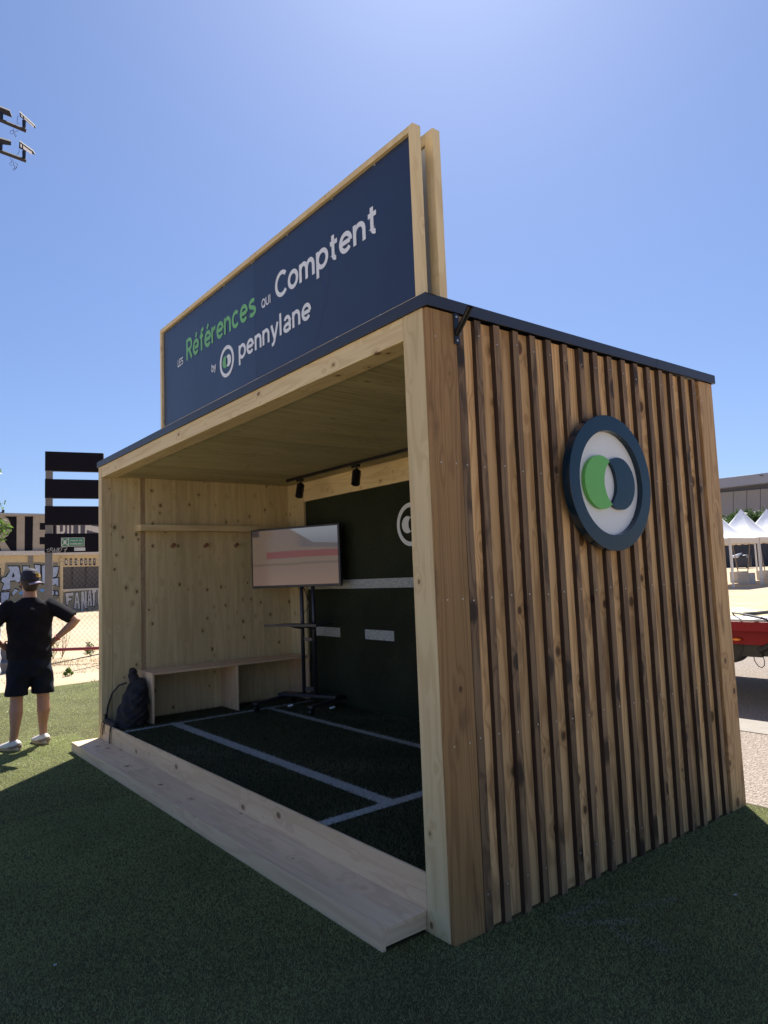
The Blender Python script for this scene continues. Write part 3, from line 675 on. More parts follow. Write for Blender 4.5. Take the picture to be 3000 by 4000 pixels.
def ribbon(pts, wv, th, name, parent, mat):
    mb = MB(); pts = [Vector(p) for p in pts]; wv = Vector(wv); vs = []
    for i, p in enumerate(pts):
        t = (pts[min(i + 1, len(pts) - 1)] - pts[max(i - 1, 0)]).normalized(); nn = t.cross(wv).normalized() * th / 2; h = wv / 2
        vs += [p - h - nn, p + h - nn, p + h + nn, p - h + nn]
    f = []
    for i in range(len(pts) - 1):
        b = 4 * i
        for k in range(4): f.append((b + k, b + (k + 1) % 4, b + 4 + (k + 1) % 4, b + 4 + k))
    f += [(3, 2, 1, 0), tuple(4 * (len(pts) - 1) + k for k in range(4))]
    mb.add(vs, f); return mb.build(name, mat, parent, smooth=False)
ribbon([(-4.83, .18, FLZ + .40), (-4.90, .13, FLZ + .375), (-4.96, .085, FLZ + .30), (-4.985, .05, FLZ + .18), (-4.965, .03, FLZ + .08), (-4.94, .015, FLZ + .03)], (.05, -.02, 0), .014, 'shoulder_strap', BP, M['black_cloth'])
mb = MB(); mb.tube([(-5.0, .03, FLZ + .05), (-4.9, .02, FLZ + .045), (-4.78, .03, FLZ + .035), (-4.68, .04, FLZ + .03)], [.022, .03, .03, .035], 10); remesh(mb, 'hip_belt', M['black_cloth'], .008, BP, 3)
mb = MB(); mb.box(-4.975, -4.925, .0, .03, FLZ + .075, FLZ + .105); mb.build('buckle', M['black_metal'], BP, bevel=.004)
for xa, xb, zb, w_ in ((-5.00, -5.01, .115, .012), (-4.935, -4.955, .150, .028), (-4.72, -4.725, .105, .03)):
    ribbon([(xa, .05, FLZ + .045), (xa, .012, FLZ + .035), (xa, -.008, FLZ + .015), (xb, -.012, FLZ - .05), (xb - .004, -.014, zb)], (w_, 0, 0), .0025, 'hanging_strap', BP, M['tape'])

# ------------------------------------------------------------------ litter on turf
M['paper'] = plain('paper', (.55, .56, .62), .8)
def crumple(name, x, y, s, label):
    mb = MB(); vs = []; n = 9
    for i in range(n): a = 2 * math.pi * i / n; r = s * random.uniform(.5, 1.1); vs.append((x + r * math.cos(a), y + r * .7 * math.sin(a), .02 + random.uniform(0, s * .5)))
    vs.append((x, y, .02 + s * .6)); f = [(i, (i + 1) % n, n) for i in range(n)]; mb.add(vs, f); tag(mb.build(name, M['paper']), label, 'litter')
crumple('paper_scrap', .564, 1.28, .014, 'small crumpled pale paper scrap on shaded turf beside the slatted wall')
crumple('paper_scrap', -1.0, -1.345, .012, 'tiny grey paper scrap on the shaded turf far in front of the step')
M['clear'] = plain('clear_plastic', (.7, .72, .75), .2)
for nm, a, b in (('nearer the kiosk back wall', -3.9, 1.95), ('nearer the bench', -4.35, 1.72)):
    mb = MB(); mb.tube([(a, b, FLZ + .012), (a + .05, b + .03, FLZ + .03)], [.014, .009], 8); tag(mb.build('plastic_cup_piece', M['clear']), 'small whitish plastic piece on the dark inner turf, ' + nm, 'litter', None)

# ------------------------------------------------------------------ foliage
def leaf_mat(name, c1, c2):
    n = N(name); r = n.attr('rnd', 2); c = n.mix(r, c1, c2)
    p = n.n('BsdfPrincipled', None, Base_Color=c, Roughness=.5); tr = n.n('BsdfTranslucent', None, Color=n.mix(.5, c, c2)); mx = n.n('MixShader', None, i0=.4)
    n.t.links.new(p.outputs[0], mx.inputs[1]); n.t.links.new(tr.outputs[0], mx.inputs[2]); n.t.links.new(mx.outputs[0], n.out.inputs[0]); return n.m
M['leaf'] = leaf_mat('leaf_green', (.05, .10, .02), (.16, .26, .05)); M['pine_leaf'] = leaf_mat('pine_needles', (.02, .045, .012), (.075, .13, .035))
M['dry'] = leaf_mat('dry_stem', (.22, .17, .09), (.34, .28, .15)); M['bark'] = plain('bark', (.10, .075, .055), .9, ns=20, nv=.4)
def leaves(pts, size, name, mat, parent, up=.3):
    pts = np.array(pts); n = len(pts); a = rng.normal(size=(n, 3)); a /= np.linalg.norm(a, axis=1)[:, None]; b = rng.normal(size=(n, 3)); b -= (b * a).sum(1)[:, None] * a; b /= np.linalg.norm(b, axis=1)[:, None]
    s = size * rng.uniform(.6, 1.3, n)[:, None]; V = np.stack([pts - a * s, pts + b * s * .45, pts + a * s, pts - b * s * .45], 1).reshape(-1, 3).astype('f')
    me = bpy.data.meshes.new(name); me.vertices.add(4 * n); me.vertices.foreach_set('co', V.ravel()); me.loops.add(4 * n); me.loops.foreach_set('vertex_index', np.arange(4 * n, dtype='i'))
    me.polygons.add(n); me.polygons.foreach_set('loop_start', np.arange(0, 4 * n, 4, dtype='i'))
    at = me.attributes.new('rnd', 'FLOAT', 'POINT'); at.data.foreach_set('value', np.repeat(rng.random(n), 4).astype('f')); me.update(); me.validate(); me.materials.append(mat)
    o = bpy.data.objects.new(name, me); COL.objects.link(o); WL[o.name] = Vector((0, 0, 0)); attach(o, parent); return o
def clumps(c, rx, ry, rz, nc, cr, per):
    out = []
    for _ in range(nc):
        d = rng.normal(size=3); d /= np.linalg.norm(d); r = rng.uniform(.45, 1.0); q = np.array(c) + d * r * np.array([rx, ry, rz])
        out.append(q + rng.normal(size=(per, 3)) * cr * rng.uniform(.6, 1.3))
    return np.concatenate(out)
def tree(name, base, h, rx, rz, nc, cr, per, ls, mat, label, group=None, cat='tree'):
    base = Vector([float(v) for v in base]); t = empty(name, base, label, cat, group); c = base + Vector((0, 0, h - rz))
    mb = MB(); mb.tube([base - Vector((0, 0, .1)), base + Vector((.02 * h, 0, h * .3)), c], [h * .03, h * .022, h * .01], 8)
    for k in range(7):
        a = k * 2.4; mb.tube([base + Vector((0, 0, h * (.3 + .07 * k))), c + Vector((math.cos(a) * rx * .6, math.sin(a) * rx * .6, random.uniform(-.3, .5) * rz))], [h * .01, h * .003], 6)
    mb.build('trunk', M['bark'], t, smooth=True); leaves(clumps(c, rx, rx, rz, nc, cr, per), ls, 'crown', mat, t); return t

# ------------------------------------------------------------------ right background
M['tent'] = plain('tent_pvc', (.80, .80, .82), .5, ns=2, nv=.05, bs=.05, Transmission_Weight=0.0)
M['tent_in'] = plain('tent_valance', (.62, .57, .50), .6, ns=8, nv=.15)
M['alu'] = plain('aluminium', (.55, .55, .57), .35, .5, ns=5, nv=.1)
M['strap'] = plain('beige_strap', (.26, .20, .16), .8)
def tent(cx, cy, z0):
    t = empty('pagoda_tent', (cx, cy, z0), 'x', 'tent', 'white pagoda tents beyond the trailer'); s = 1.5; ze = z0 + 2.36; za = z0 + 3.98
    n = 12; m = 10; mb = MB(); vs = []; per = []
    for i in range(4 * n):
        k, u = divmod(i, n); u = -1 + 2 * u / n; a = [(u, -1), (1, u), (-u, 1), (-1, -u)][k]; per.append((a[0] * s, a[1] * s))
    for j in range(m + 1):
        q = j / m; prof = (1 - q); hz = ze + (za - ze) * (q ** 1.75)
        for (a, b) in per:
            corner = max(0, (abs(a) * abs(b)) / (s * s)) ** 1; sag = -.05 * math.sin(q * math.pi) * (1 - corner)
            vs.append((cx + a * prof, cy + b * prof, hz + sag))
    f = [(j * 4 * n + i, j * 4 * n + (i + 1) % (4 * n), (j + 1) * 4 * n + (i + 1) % (4 * n), (j + 1) * 4 * n + i) for j in range(m) for i in range(4 * n)]
    mb.add(vs, f); mb.build('roof', M['tent'], t, smooth=True)
    mb = MB()
    for k in range(4):
        L = 40; vs = []; f = []
        for i in range(L + 1):
            u = -1 + 2 * i / L; a, b = [(u, -1.004), (1.004, u), (-u, 1.004), (-1.004, -u)][k]
            sc_ = .22 + .05 * abs(math.sin(i * math.pi / 5)); vs += [(cx + a * s, cy + b * s, ze + .01), (cx + a * s, cy + b * s, ze - sc_)]
        for i in range(L): f.append((2 * i, 2 * i + 2, 2 * i + 3, 2 * i + 1))
        mb.add(vs, f)
    mb.build('valance', M['tent_in'], t)
    for a in (-1, 1):
        for b in (-1, 1):
            mb = MB(); x, y = cx + a * (s - .04), cy + b * (s - .04); mb.box(x - .035, x + .035, y - .035, y + .035, z0 - .1, ze); mb.build('leg', M['alu'], t)
    mb = MB()
    for a, b, c_, d in ((-1, -1, 1, -1), (1, -1, 1, 1), (1, 1, -1, 1), (-1, 1, -1, -1)):
        mb.tube([(cx + a * (s - .04), cy + b * (s - .04), ze - .03), (cx + c_ * (s - .04), cy + d * (s - .04), ze - .03)], .03, 6)
    mb.build('eave_rail', M['alu'], t); return t
TX = -15.45
tl = ['white pointed pagoda tent nearest the kiosk, mostly hidden behind the slatted wall', 'white pointed pagoda tent in the middle of the row beyond the trailer', 'white pointed pagoda tent at the right edge of the photo, farthest in the row']
for i in range(3):
    y = 32.95 + 3.06 * i; z = float(hgt(TX, y)) - .02; t = tent(TX, y, z); t['label'] = tl[i]
M['block'] = M['concrete']
blk = [('leftmost concrete ballast block under the tents, pale and long', (2884, 2232), (2861, 2907), 43.0, .56), ('grey concrete ballast block in front, shaded beside the tent leg', (2915, 2238), (2893, 2937), 41.0, .62), ('concrete ballast block at the right edge of the photo under the farthest tent', (2985, 2228), (2966, 3006), 45.0, .56)]
for lb, (px_, pt_), (a, b), D, hh in blk:
    pa = pd(D, px_, pt_); z = float(hgt(pa[0], pa[1])); wv = (b - a) * D / 3080
    mb = MB(); mb.box(pa[0] - wv / 2, pa[0] + wv / 2, pa[1] - .35, pa[1] + .35, z - .03, pa[2]); tag(mb.build('ballast_block', M['concrete'], None, bevel=.02), lb, 'concrete block', 'concrete ballast blocks under the tents')
for lb, (x_a, y_a), (x_b, y_b), D in [('beige ratchet strap left of the dark bin, from tent eave to ballast block', (2862, 2130), (2883, 2232), 42.5), ('beige ratchet strap beside the nearest tent leg, running down to the front block', (2929, 2118), (2921, 2238), 41.2), ('beige ratchet strap at the right edge of the photo below the farthest tent', (2968, 2130), (2988, 2230), 44.8)]:
    p, q = pd(D, x_a, y_a), pd(D, x_b, y_b); mb = MB(); mb.tube([p, q], [.022, .03], 6); tag(mb.build('ratchet_strap', M['strap']), lb, 'strap', 'straps holding down the tents')
# dark corrugated fence
M['dark_fence'] = plain('dark_fence', (.035, .04, .055), .7, ns=3, nv=.3)
mb = MB(); a, b = pd(64, 2500, 2200), pd(64, 3500, 2200); a, b = Vector(a), Vector(b); dv = (b - a); L = dv.length; dv.normalize(); nv = Vector((dv.y, -dv.x, 0)); vs = []; f = []; k = int(L / .14)
for i in range(k + 1):
    p = a + dv * L * i / k + nv * (.05 if i % 2 else 0); z = float(hgt(p.x, p.y)) - .1; vs += [(p.x, p.y, z), (p.x, p.y, z + 2.3)]
for i in range(k): f.append((2 * i, 2 * i + 2, 2 * i + 3, 2 * i + 1))
mb.add(vs, f)
tag(mb.build('corrugated_fence', M['dark_fence']), 'dark corrugated fence at the back of the sand behind the white tents', 'fence')
# bin
pb = pd(60, 2896, 2208); zb = float(hgt(pb[0], pb[1])); BI = empty('waste_container', (pb[0], pb[1], zb), 'dark wheeled waste container with a white bag on its lid, seen beneath the tent', 'bin')
M['bin'] = plain('bin_plastic', (.03, .035, .05), .5); mb = MB()
c = Vector((pb[0], pb[1], zb)); mb.prism([c + Vector((-.45, 0, .12)), c + Vector((.45, 0, .12)), c + Vector((.55, 0, .85)), c + Vector((-.55, 0, .85))], (0, .7, 0)); mb.build('container_body', M['bin'], BI, bevel=.03)
mb = MB(); mb.rings([((c.x, c.y + .35, zb + .86), (.6, 0, 0), (0, .4, 0)), ((c.x, c.y + .35, zb + .96), (.56, 0, 0), (0, .36, 0)), ((c.x, c.y + .35, zb + 1.02), (.3, 0, 0), (0, .2, 0))], 16); mb.build('lid', M['bin'], BI, smooth=True)
for s in (-.35, .35): mb = MB(); mb.tube([(c.x + s - .03, c.y + .1, zb + .1), (c.x + s + .03, c.y + .1, zb + .1)], .1, 12); mb.build('wheel', M['black_metal'], BI)
mb = MB(); mb.rings([((c.x - .4, c.y + .1, zb + .8), (.25, 0, 0), (0, .2, 0)), ((c.x - .35, c.y + .15, zb + 1.0), (.34, 0, 0), (0, .25, .05)), ((c.x - .15, c.y + .2, zb + 1.13), (.2, 0, .05), (0, .15, 0))], 10); tag(mb.build('rubbish_bag', M['paper'], None, smooth=True), 'white rubbish bag slumped on top of the dark waste container', 'bag')
# pines
for i, (px_, py_, D, rx) in enumerate([(2790, 2003, 67, 1.5), (2838, 2022, 66, 1.15), (2868, 1998, 69, 1.3), (2905, 1996, 67.5, 1.5), (2950, 1992, 68.5, 1.7), (3010, 1990, 67, 1.7)]):
    p = pd(D, px_, py_); z = float(hgt(p[0], p[1])); h = p[2] - z
    tree('pine_tree', (p[0], p[1], z), h, rx, h * .47, 70, .2, 60, .13, M['pine_leaf'],
         ['dark bushy pine just right of the kiosk edge, behind the nearest tent', 'low dark pine left of the middle tent peak', 'dark green pine touching the left slope of the middle tent peak', 'dark green pine right of the middle tent peak', 'tall dark pine between the two right tent peaks', 'dark pine at the right edge of the photo behind the last tent'][i], 'pines behind the tents')
# hangar
M['fascia'] = plain('fascia_metal', (.30, .31, .36), .5, .2, ns=.5, nv=.15); M['panel'] = plain('hangar_panel', (.27, .26, .265), .7, ns=.4, nv=.15); M['gap'] = plain('dark_gap', (.08, .09, .12), .8)
HG = empty('hangar', pd(82, 2900, 2190), 'large grey hangar with curved metal roof edge and pale wall panels behind the pines', 'hangar')
def hp(D, x, y): return Vector(pd(D, x, y))
mb = MB(); back = Vector((0, 12, 0))
mb.prism([hp(80, 2560, 1903), hp(80, 2804, 1870), hp(80, 2900, 1858), hp(80, 3001, 1846), hp(80, 3200, 1826), hp(80, 3200, 1868), hp(80, 3001, 1885), hp(80, 2900, 1897), hp(80, 2804, 1908), hp(80, 2560, 1938)], (0, 10, 0)); mb.build('roof_edge', M['fascia'], HG)
mb = MB(); mb.prism([hp(81.5, 2560, 1935), hp(81.5, 3200, 1865), hp(81.5, 3200, 1908), hp(81.5, 2560, 1934 + 15)], (0, 8, 0)); mb.build('clerestory', M['gap'], HG)
mb = MB(); lx = [2560, 2620, 2700, 2762, 2812, 2864, 2917, 2970, 3025, 3080, 3140, 3200]
top = lambda x: 1925 - (x - 2804) * .085; 
for a, b in zip(lx[:-1], lx[1:]): mb.prism([hp(81, a + 1.2, top(a)), hp(81, b - 1.2, top(b)), hp(81, b - 1.2, 2013), hp(81, a + 1.2, 2013)], (0, .3, 0))
mb.build('wall_panel', M['panel'], HG)
mb = MB(); mb.prism([hp(81.6, 2560, 1944), hp(81.6, 3200, 1888), hp(81.6, 3200, 2200), hp(81.6, 2560, 2200)], (0, 8, 0)); mb.build('wall', M['gap'], HG)
mb = MB(); mb.prism([hp(79.6, 2967, 1855), hp(79.6, 2974, 1854.5), hp(79.6, 2974, 1858), hp(79.6, 2967, 1858.5)], (0, .4, 0)); mb.build('roof_vent', M['gap'], HG)
mb = MB(); mb.prism([hp(81.3, 2983, 1887), hp(81.3, 3200, 1868), hp(81.3, 3200, 1905), hp(81.3, 2983, 1908)], (0, .3, 0)); mb.build('strip_window', M['black_metal'], HG)

# trailer
M['red'] = plain('red_paint', (.20, .006, .013), .5, ns=4, nv=.1, spec=.2); M['deck'] = plain('grey_deck', (.48, .46, .46), .6, ns=3, nv=.25); M['chassis'] = plain('chassis_black', (.02, .02, .022), .6, ns=6, nv=.4)
M['amber'] = plain('amber_lens', (.75, .22, .03), .25, spec=.7); M['tyre'] = plain('tyre_rubber', (.035, .033, .032), .85, ns=10, nv=.2, bs=.3); M['yellow'] = plain('yellow_tarpaulin', (.62, .43, .10), .45, ns=5, nv=.4, bs=.3)
TRL = empty('flatbed_trailer', (-2.4, 7.0, 0), 'low flatbed trailer with a red side beam parked on gravel behind the kiosk', 'trailer')
TX0, TX1 = -7.2, 1.8
mb = MB(); mb.box(TX0, TX1, 5.72, 8.36, .945, .968, 'x'); mb.build('deck', M['deck'], TRL, bevel=.004)
mb = MB(); mb.box(TX0, TX1, 5.70, 5.745, .84, .944, 'x'); mb.box(TX0, TX1, 8.33, 8.37, .84, .944, 'x'); mb.box(TX0, TX0 + .05, 5.746, 8.329, .84, .944); mb.box(TX1 - .05, TX1, 5.746, 8.329, .84, .944); mb.build('side_beam', M['red'], TRL, bevel=.006)
mb = MB(); mb.box(TX0 + .2, TX1 - .2, 5.86, 5.92, .68, .843, 'x'); mb.build('underrun_beam', M['red'], TRL)
mb = MB(); mb.box(TX0 + .3, TX1 - .3, 6.3, 6.42, .56, .94, 'x'); mb.box(TX0 + .3, TX1 - .3, 7.7, 7.82, .56, .94, 'x'); mb.box(-1.40, .9, 5.95, 6.25, .55, .79, 'x'); mb.box(-1.0, .6, 6.45, 7.65, .57, .8, 'x')
for x in (-6, -4.5, -3, -.6, .8): mb.box(x, x + .08, 5.75, 8.3, .78, .943, 'y')
mb.build('chassis', M['chassis'], TRL)
mb = MB(); mb.tube([(-1.32, 5.85, .62), (-1.1, 5.84, .74), (-.8, 5.84, .73), (-.4, 5.85, .72)], .03, 8); mb.build('air_hose', M['chassis'], TRL)
mb = MB(); mb.rings([((-1.545, 5.855, .735), (.001, 0, 0), (0, 0, .001)), ((-1.545, 5.85, .735), (.05, 0, 0), (0, 0, .018)), ((-1.545, 5.82, .735), (.045, 0, 0), (0, 0, .016)), ((-1.545, 5.81, .735), (.02, 0, 0), (0, 0, .008))], 16); mb.build('side_marker_lamp', M['amber'], TRL, smooth=True)
mb = MB(); mb.box(-1.6, -1.33, 5.93, 5.955, .54, .70); mb.build('lamp_plate', M['chassis'], TRL)
for x in (-4.4, -5.4):
    for y in (5.98, 7.85):
        mb = MB(); mb.tube([(x, y, .32), (x, y + .02, .32), (x, y + .22, .32), (x, y + .24, .32)], [.30, .33, .33, .30], 40); wh = mb.build('wheel', M['tyre'], TRL, smooth=False)
        mb = MB(); mb.tube([(x, y - .01, .32), (x, y + .25, .32)], .19, 24); mb.build('rim', M['alu'], wh)
mb = MB(); mb.tube([(-1.74, 5.92, .685), (-1.74, 5.94, .685), (-1.74, 6.10, .685), (-1.74, 6.12, .685)], [.215, .24, .24, .215], 40); mb.build('spare_wheel', M['tyre'], TRL)
mb = MB(); mb.tube([(-1.42, 5.93, .55), (-1.41, 5.92, .50), (-1.375, 5.92, .445), (-1.34, 5.92, .43), (-1.31, 5.92, .455), (-1.305, 5.92, .5), (-1.32, 5.93, .56)], .005, 6); mb.build('hanging_cable', M['chassis'], TRL)
# tarpaulin heap
mb = MB(); g = 40; vs = []; f = []
for i in range(g + 1):
    for j in range(14):
        u = i / g; v = j / 13; x = -4.6 + 4.9 * u; y = 6.35 + 1.35 * v + .12 * math.sin(u * 9); e = min(1, 6 * min(u, 1 - u)) * min(1, 4 * min(v, 1 - v))
        vs.append((x, y, .972 + e * (.035 + .03 * abs(math.sin(u * 31 + v * 9)) + .02 * abs(math.sin(u * 57 - v * 13)))))
for i in range(g):
    for j in range(13): f.append((i * 14 + j, (i + 1) * 14 + j, (i + 1) * 14 + j + 1, i * 14 + j + 1))
mb.add(vs, f); tag(mb.build('yellow_tarpaulin', M['yellow'], None, smooth=True), 'crumpled yellow and grey tarpaulin lying flat on the trailer deck', 'tarpaulin')
mb = MB(); p0 = on('z', .985, 2896, 2400); p1 = on('z', .985, 2980, 2418)
mb.tube([on('z', .99, 2858, 2393), on('z', 1.04, 2896, 2398), on('z', 1.03, 2975, 2414), on('z', .99, 2995, 2421), on('y', 5.70, 3004, 2430)], .011, 6); mb.tube([on('z', 1.03, 2905, 2399), on('z', 1.03, 2955, 2396), on('z', 1.03, 3010, 2390)], .02, 6)
tag(mb.build('lashing_strap', M['chassis']), 'black lashing strap stretched over the trailer deck and tarpaulin', 'strap')

# ------------------------------------------------------------------ left background: stadium wall
M['wall_grey'] = ground_mat('painted_concrete', (.30, .26, .215), (.34, .30, .25), (.25, .215, .175), 3, .85, .25, .1)
M['wall_beige'] = ground_mat('beige_plaster', (.50, .40, .24), (.56, .45, .28), (.42, .33, .20), 3, .9, .25, .1)
M['black_paint'] = plain('black_wall_paint', (.007, .0065, .011), .8, ns=2, nv=.2, spec=.12); M['letter_white'] = plain('white_wall_paint', (.62, .57, .5), .8, ns=2, nv=.15)
M['wall_dark'] = plain('dark_wall_paint', (.085, .075, .10), .8, ns=2); M['graf_blue'] = plain('graffiti_blue', (.36, .44, .60), .7, ns=3, nv=.3); M['graf_white'] = plain('graffiti_white', (.50, .50, .50), .7, ns=3, nv=.3)
M['graf_olive'] = plain('graffiti_olive', (.20, .19, .14), .8, ns=3, nv=.3); M['graf_sky'] = plain('graffiti_bright_blue', (.12, .30, .62), .7); M['inner_dark'] = plain('shaded_room', (.10, .095, .10), .9)
XW = -35.0
def Z(a, b): return (a * .2411, 1980 + b * .2411)
def wp(a, b, off=0.0, px=False): 
    x, y = (a, b) if px else Z(a, b); return on('x', XW + off, x, y)
SW = empty('stadium_wall_building', (XW, 6, 0), 'beige concrete building behind the fence with giant black-and-grey painted letters and graffiti', 'building')
def slab(mbx, pts, off, th, px=False): mbx.prism([wp(a, b, off, px) for a, b in pts], (-th, 0, 0))
mb = MB(); zt, zb_ = on('x', XW, 100, 2013)[2], on('x', XW, 100, 2152)[2]; zl = on('x', XW, 100, 2170)[2]
ye = wp(900, 500)[1]; mb.box(XW - .4, XW, -12, ye, zb_, zt); mb.build('painted_band', M['wall_grey'], SW)
mb = MB(); mb.box(XW - .45, XW + .1, -12, ye + .05, zt + .001, zt + .09, 'y'); mb.build('roof_trim', M['fascia'], SW)
mb = MB(); mb.box(XW - .6, XW + .18, -12, 30, zl, zb_ - .001, 'y'); mb.build('concrete_ledge', M['concrete'], SW, bevel=.02)
yw0 = wp(1018, 1000)[1]; zw1 = wp(1300, 965)[2]; zw0 = wp(1300, 1325)[2]; yw1 = yw0 + 5.2
mb = MB(); zg = -.3; mb.box(XW - .3, XW, -12, yw0, zg, zl - .001); mb.box(XW - .3, XW, yw1, 30, zg, zl - .001); mb.box(XW - .3, XW, yw0 + .001, yw1 - .001, zw1, zl - .001); mb.box(XW - .3, XW, yw0 + .001, yw1 - .001, zg, zw0); mb.build('wall', M['wall_beige'], SW)
mb = MB(); y0_ = wp(965, 1000)[1]; mb.box(XW + .002, XW + .14, y0_, yw0 - .02, zg, zl - .12); mb.build('pilaster', M['wall_beige'], SW, bevel=.01)
mb = MB(); mb.box(XW + .002, XW + .06, yw0, yw1, zw0 - .09, zw0, 'y'); mb.build('window_sill', M['concrete'], SW)
mb = MB(); mb.box(XW - 2.6, XW - 2.5, yw0 - 1, yw1 + 1, 0, zl - .01); mb.box(XW - 2.5, XW - .31, yw0 - 1, yw1 + 1, zw0 - .3, zw0 - .2); mb.build('inner_room', M['inner_dark'], SW)
for a in (1185, 1413):
    y = wp(a, 1000)[1]; mb = MB(); mb.box(XW - .28, XW - .2, y - .045, y + .045, zw0, zw1); mb.build('window_post', M['black_metal'], SW)
for i, a in enumerate((1070, 1147, 1230, 1317, 1388, 1458, 1528)):
    mb = MB(); p = wp(a, 835); q = wp(a, 945); y = p[1]; mb.box(XW + .003, XW + .02, y - .05, y + .05, q[2], p[2]); nb = mb.build('number_plate', M['black_paint'], SW)
    hh = p[2] - q[2]; put_text(str(i + 1), y - .028, y + .028, q[2] + hh * .2, hh * .6, lambda a_, b_: (XW + .024, a_, b_), 'number', M['letter_white'], nb, .03)
mb = MB(); y = wp(495, 800)[1]; mb.box(XW + .01, XW + .09, y - .09, y + .09, wp(495, 905)[2], wp(495, 778)[2]); mb.build('downpipe', M['concrete_dark'], SW)
mb = MB()
for pts in [[(75, 155), (130, 190), (165, 250), (178, 310), (172, 400), (130, 470), (50, 520), (180, 712), (268, 710), (270, 155)], [(403, 155), (537, 155), (527, 708), (398, 710)],
            [(645, 260), (800, 260), (800, 372), (645, 370)], [(643, 490), (800, 490), (800, 607), (643, 607)], [(-60, 700), (-30, 560), (20, 712), (-40, 712)], [(-110, 250), (-60, 250), (-30, 310), (-60, 370), (-110, 380)], [(-260, 155), (-230, 155), (-230, 712), (-260, 712)],
            [(800, 155), (880, 155), (880, 700), (800, 700)]]:
    if pts[0][0] in (800,): pts = [(860, 155), (905, 155), (900, 700), (860, 700)]
    slab(mb, pts, .008, .007)
mb.build('painted_letters', M['black_paint'], SW)
# graffiti
mb = MB(); slab(mb, [(90, 900), (940, 900), (955, 1480), (600, 1720), (-150, 1720), (-150, 1100), (60, 1110)], .004, .003); slab(mb, [(1020, 1385), (1900, 1270), (1900, 1560), (1565, 1660), (1300, 1730), (1020, 1700)], .004, .003); mb.build('graffiti_patch', M['graf_olive'], SW)
GL = [[(130, 965), (300, 965), (345, 1190), (290, 1225), (240, 1190), (160, 1200), (165, 1330), (30, 1350), (70, 1240), (20, 1200), (40, 1150), (100, 1140), (165, 1040)],
      [(370, 965), (470, 965), (445, 1060), (425, 1200), (400, 1300), (365, 1310), (325, 1270), (385, 1100)], [(560, 940), (650, 945), (650, 1120), (600, 1120)], [(680, 960), (730, 940), (728, 1240), (690, 1240)],
      [(860, 975), (950, 975), (930, 1080), (905, 1130), (858, 1140)], [(852, 1165), (945, 1150), (945, 1290), (900, 1250), (852, 1270)], [(842, 1362), (880, 1362), (872, 1425), (842, 1425)], [(900, 1372), (938, 1372), (940, 1430), (900, 1422)],
      [(20, 1390), (155, 1380), (125, 1540), (60, 1640), (20, 1620)], [(240, 1330), (300, 1352), (210, 1435), (192, 1400)], [(-60, 1000), (0, 1010), (-10, 1200), (-70, 1200)]]
mo, mf = MB(), MB()
for k_, p in enumerate(GL):
    cx_, cy_ = sum(a for a, b in p) / len(p), sum(b for a, b in p) / len(p)
    ex = [(a + 17 * math.copysign(1, a - cx_) * min(1, abs(a - cx_) / 25), b + 17 * math.copysign(1, b - cy_) * min(1, abs(b - cy_) / 25)) for a, b in p]
    slab(mo, ex, .010 + .0012 * k_, .005); slab(mf, p, .026 + .0005 * k_, .003)
slab(mo, [(215, 1060), (240, 1130), (190, 1142)], .034, .003)
FN = [[(1060, 1400), (1190, 1388), (1185, 1430), (1112, 1440), (1115, 1478), (1160, 1473), (1155, 1515), (1112, 1520), (1100, 1590), (1078, 1580)], [(1200, 1645), (1228, 1390), (1264, 1386), (1300, 1650), (1268, 1650), (1262, 1560), (1238, 1560), (1230, 1645)],
      [(1318, 1372), (1350, 1370), (1378, 1560), (1378, 1365), (1402, 1365), (1406, 1640), (1378, 1640), (1345, 1520), (1342, 1690), (1316, 1700)], [(1416, 1605), (1438, 1357), (1466, 1352), (1494, 1602), (1466, 1608), (1462, 1520), (1442, 1520), (1440, 1603)],
      [(1490, 1345), (1560, 1335), (1560, 1378), (1537, 1385), (1532, 1605), (1506, 1615), (1506, 1392), (1490, 1392)], [(1580, 1330), (1610, 1325), (1615, 1590), (1585, 1595)]]
for k_, p in enumerate(FN):
    ex = [(a + (9 if a > sum(q[0] for q in p) / len(p) else -9), b + (12 if b > sum(q[1] for q in p) / len(p) else -12)) for a, b in p]
    slab(mo, ex, .010 + .0011 * k_, .004); 
mo.build('graffiti_outline', M['black_paint'], SW); mf.build('graffiti_letters', M['graf_blue'], SW)
mf = MB()
for p in FN: slab(mf, p, .022, .003)
mh = MB()
slab(mh, [(1246, 1430), (1257, 1520), (1238, 1520)], .030, .003); slab(mh, [(1452, 1395), (1460, 1485), (1444, 1485)], .030, .003)
mh.build('graffiti_counter', M['black_paint'], SW)
mf.build('graffiti_letters', M['graf_white'], SW)
mb = MB(); slab(mb, [(290, 1400), (400, 1335), (430, 1390), (350, 1425)], .024, .003); slab(mb, [(640, 1335), (715, 1325), (715, 1372), (655, 1372)], .024, .003); mb.build('graffiti_splash', M['graf_sky'], SW)
# small floodlight on its roof
p = on('x', XW, 14, 2003); RL = empty('roof_floodlight', (p[0], p[1], zt + .09), 'tiny dark floodlight on the roof edge above the giant painted letters', 'floodlight')
mb = MB(); mb.box(p[0] - .1, p[0] + .1, p[1] - .06, p[1] + .02, zt + .1, zt + .24); mb.build('lamp_housing', M['black_cloth'], RL); mb = MB(); mb.tube([(p[0], p[1] - .2, zt + .08), (p[0], p[1], zt + .16)], .02, 6); mb.build('lamp_arm', M['black_cloth'], RL)
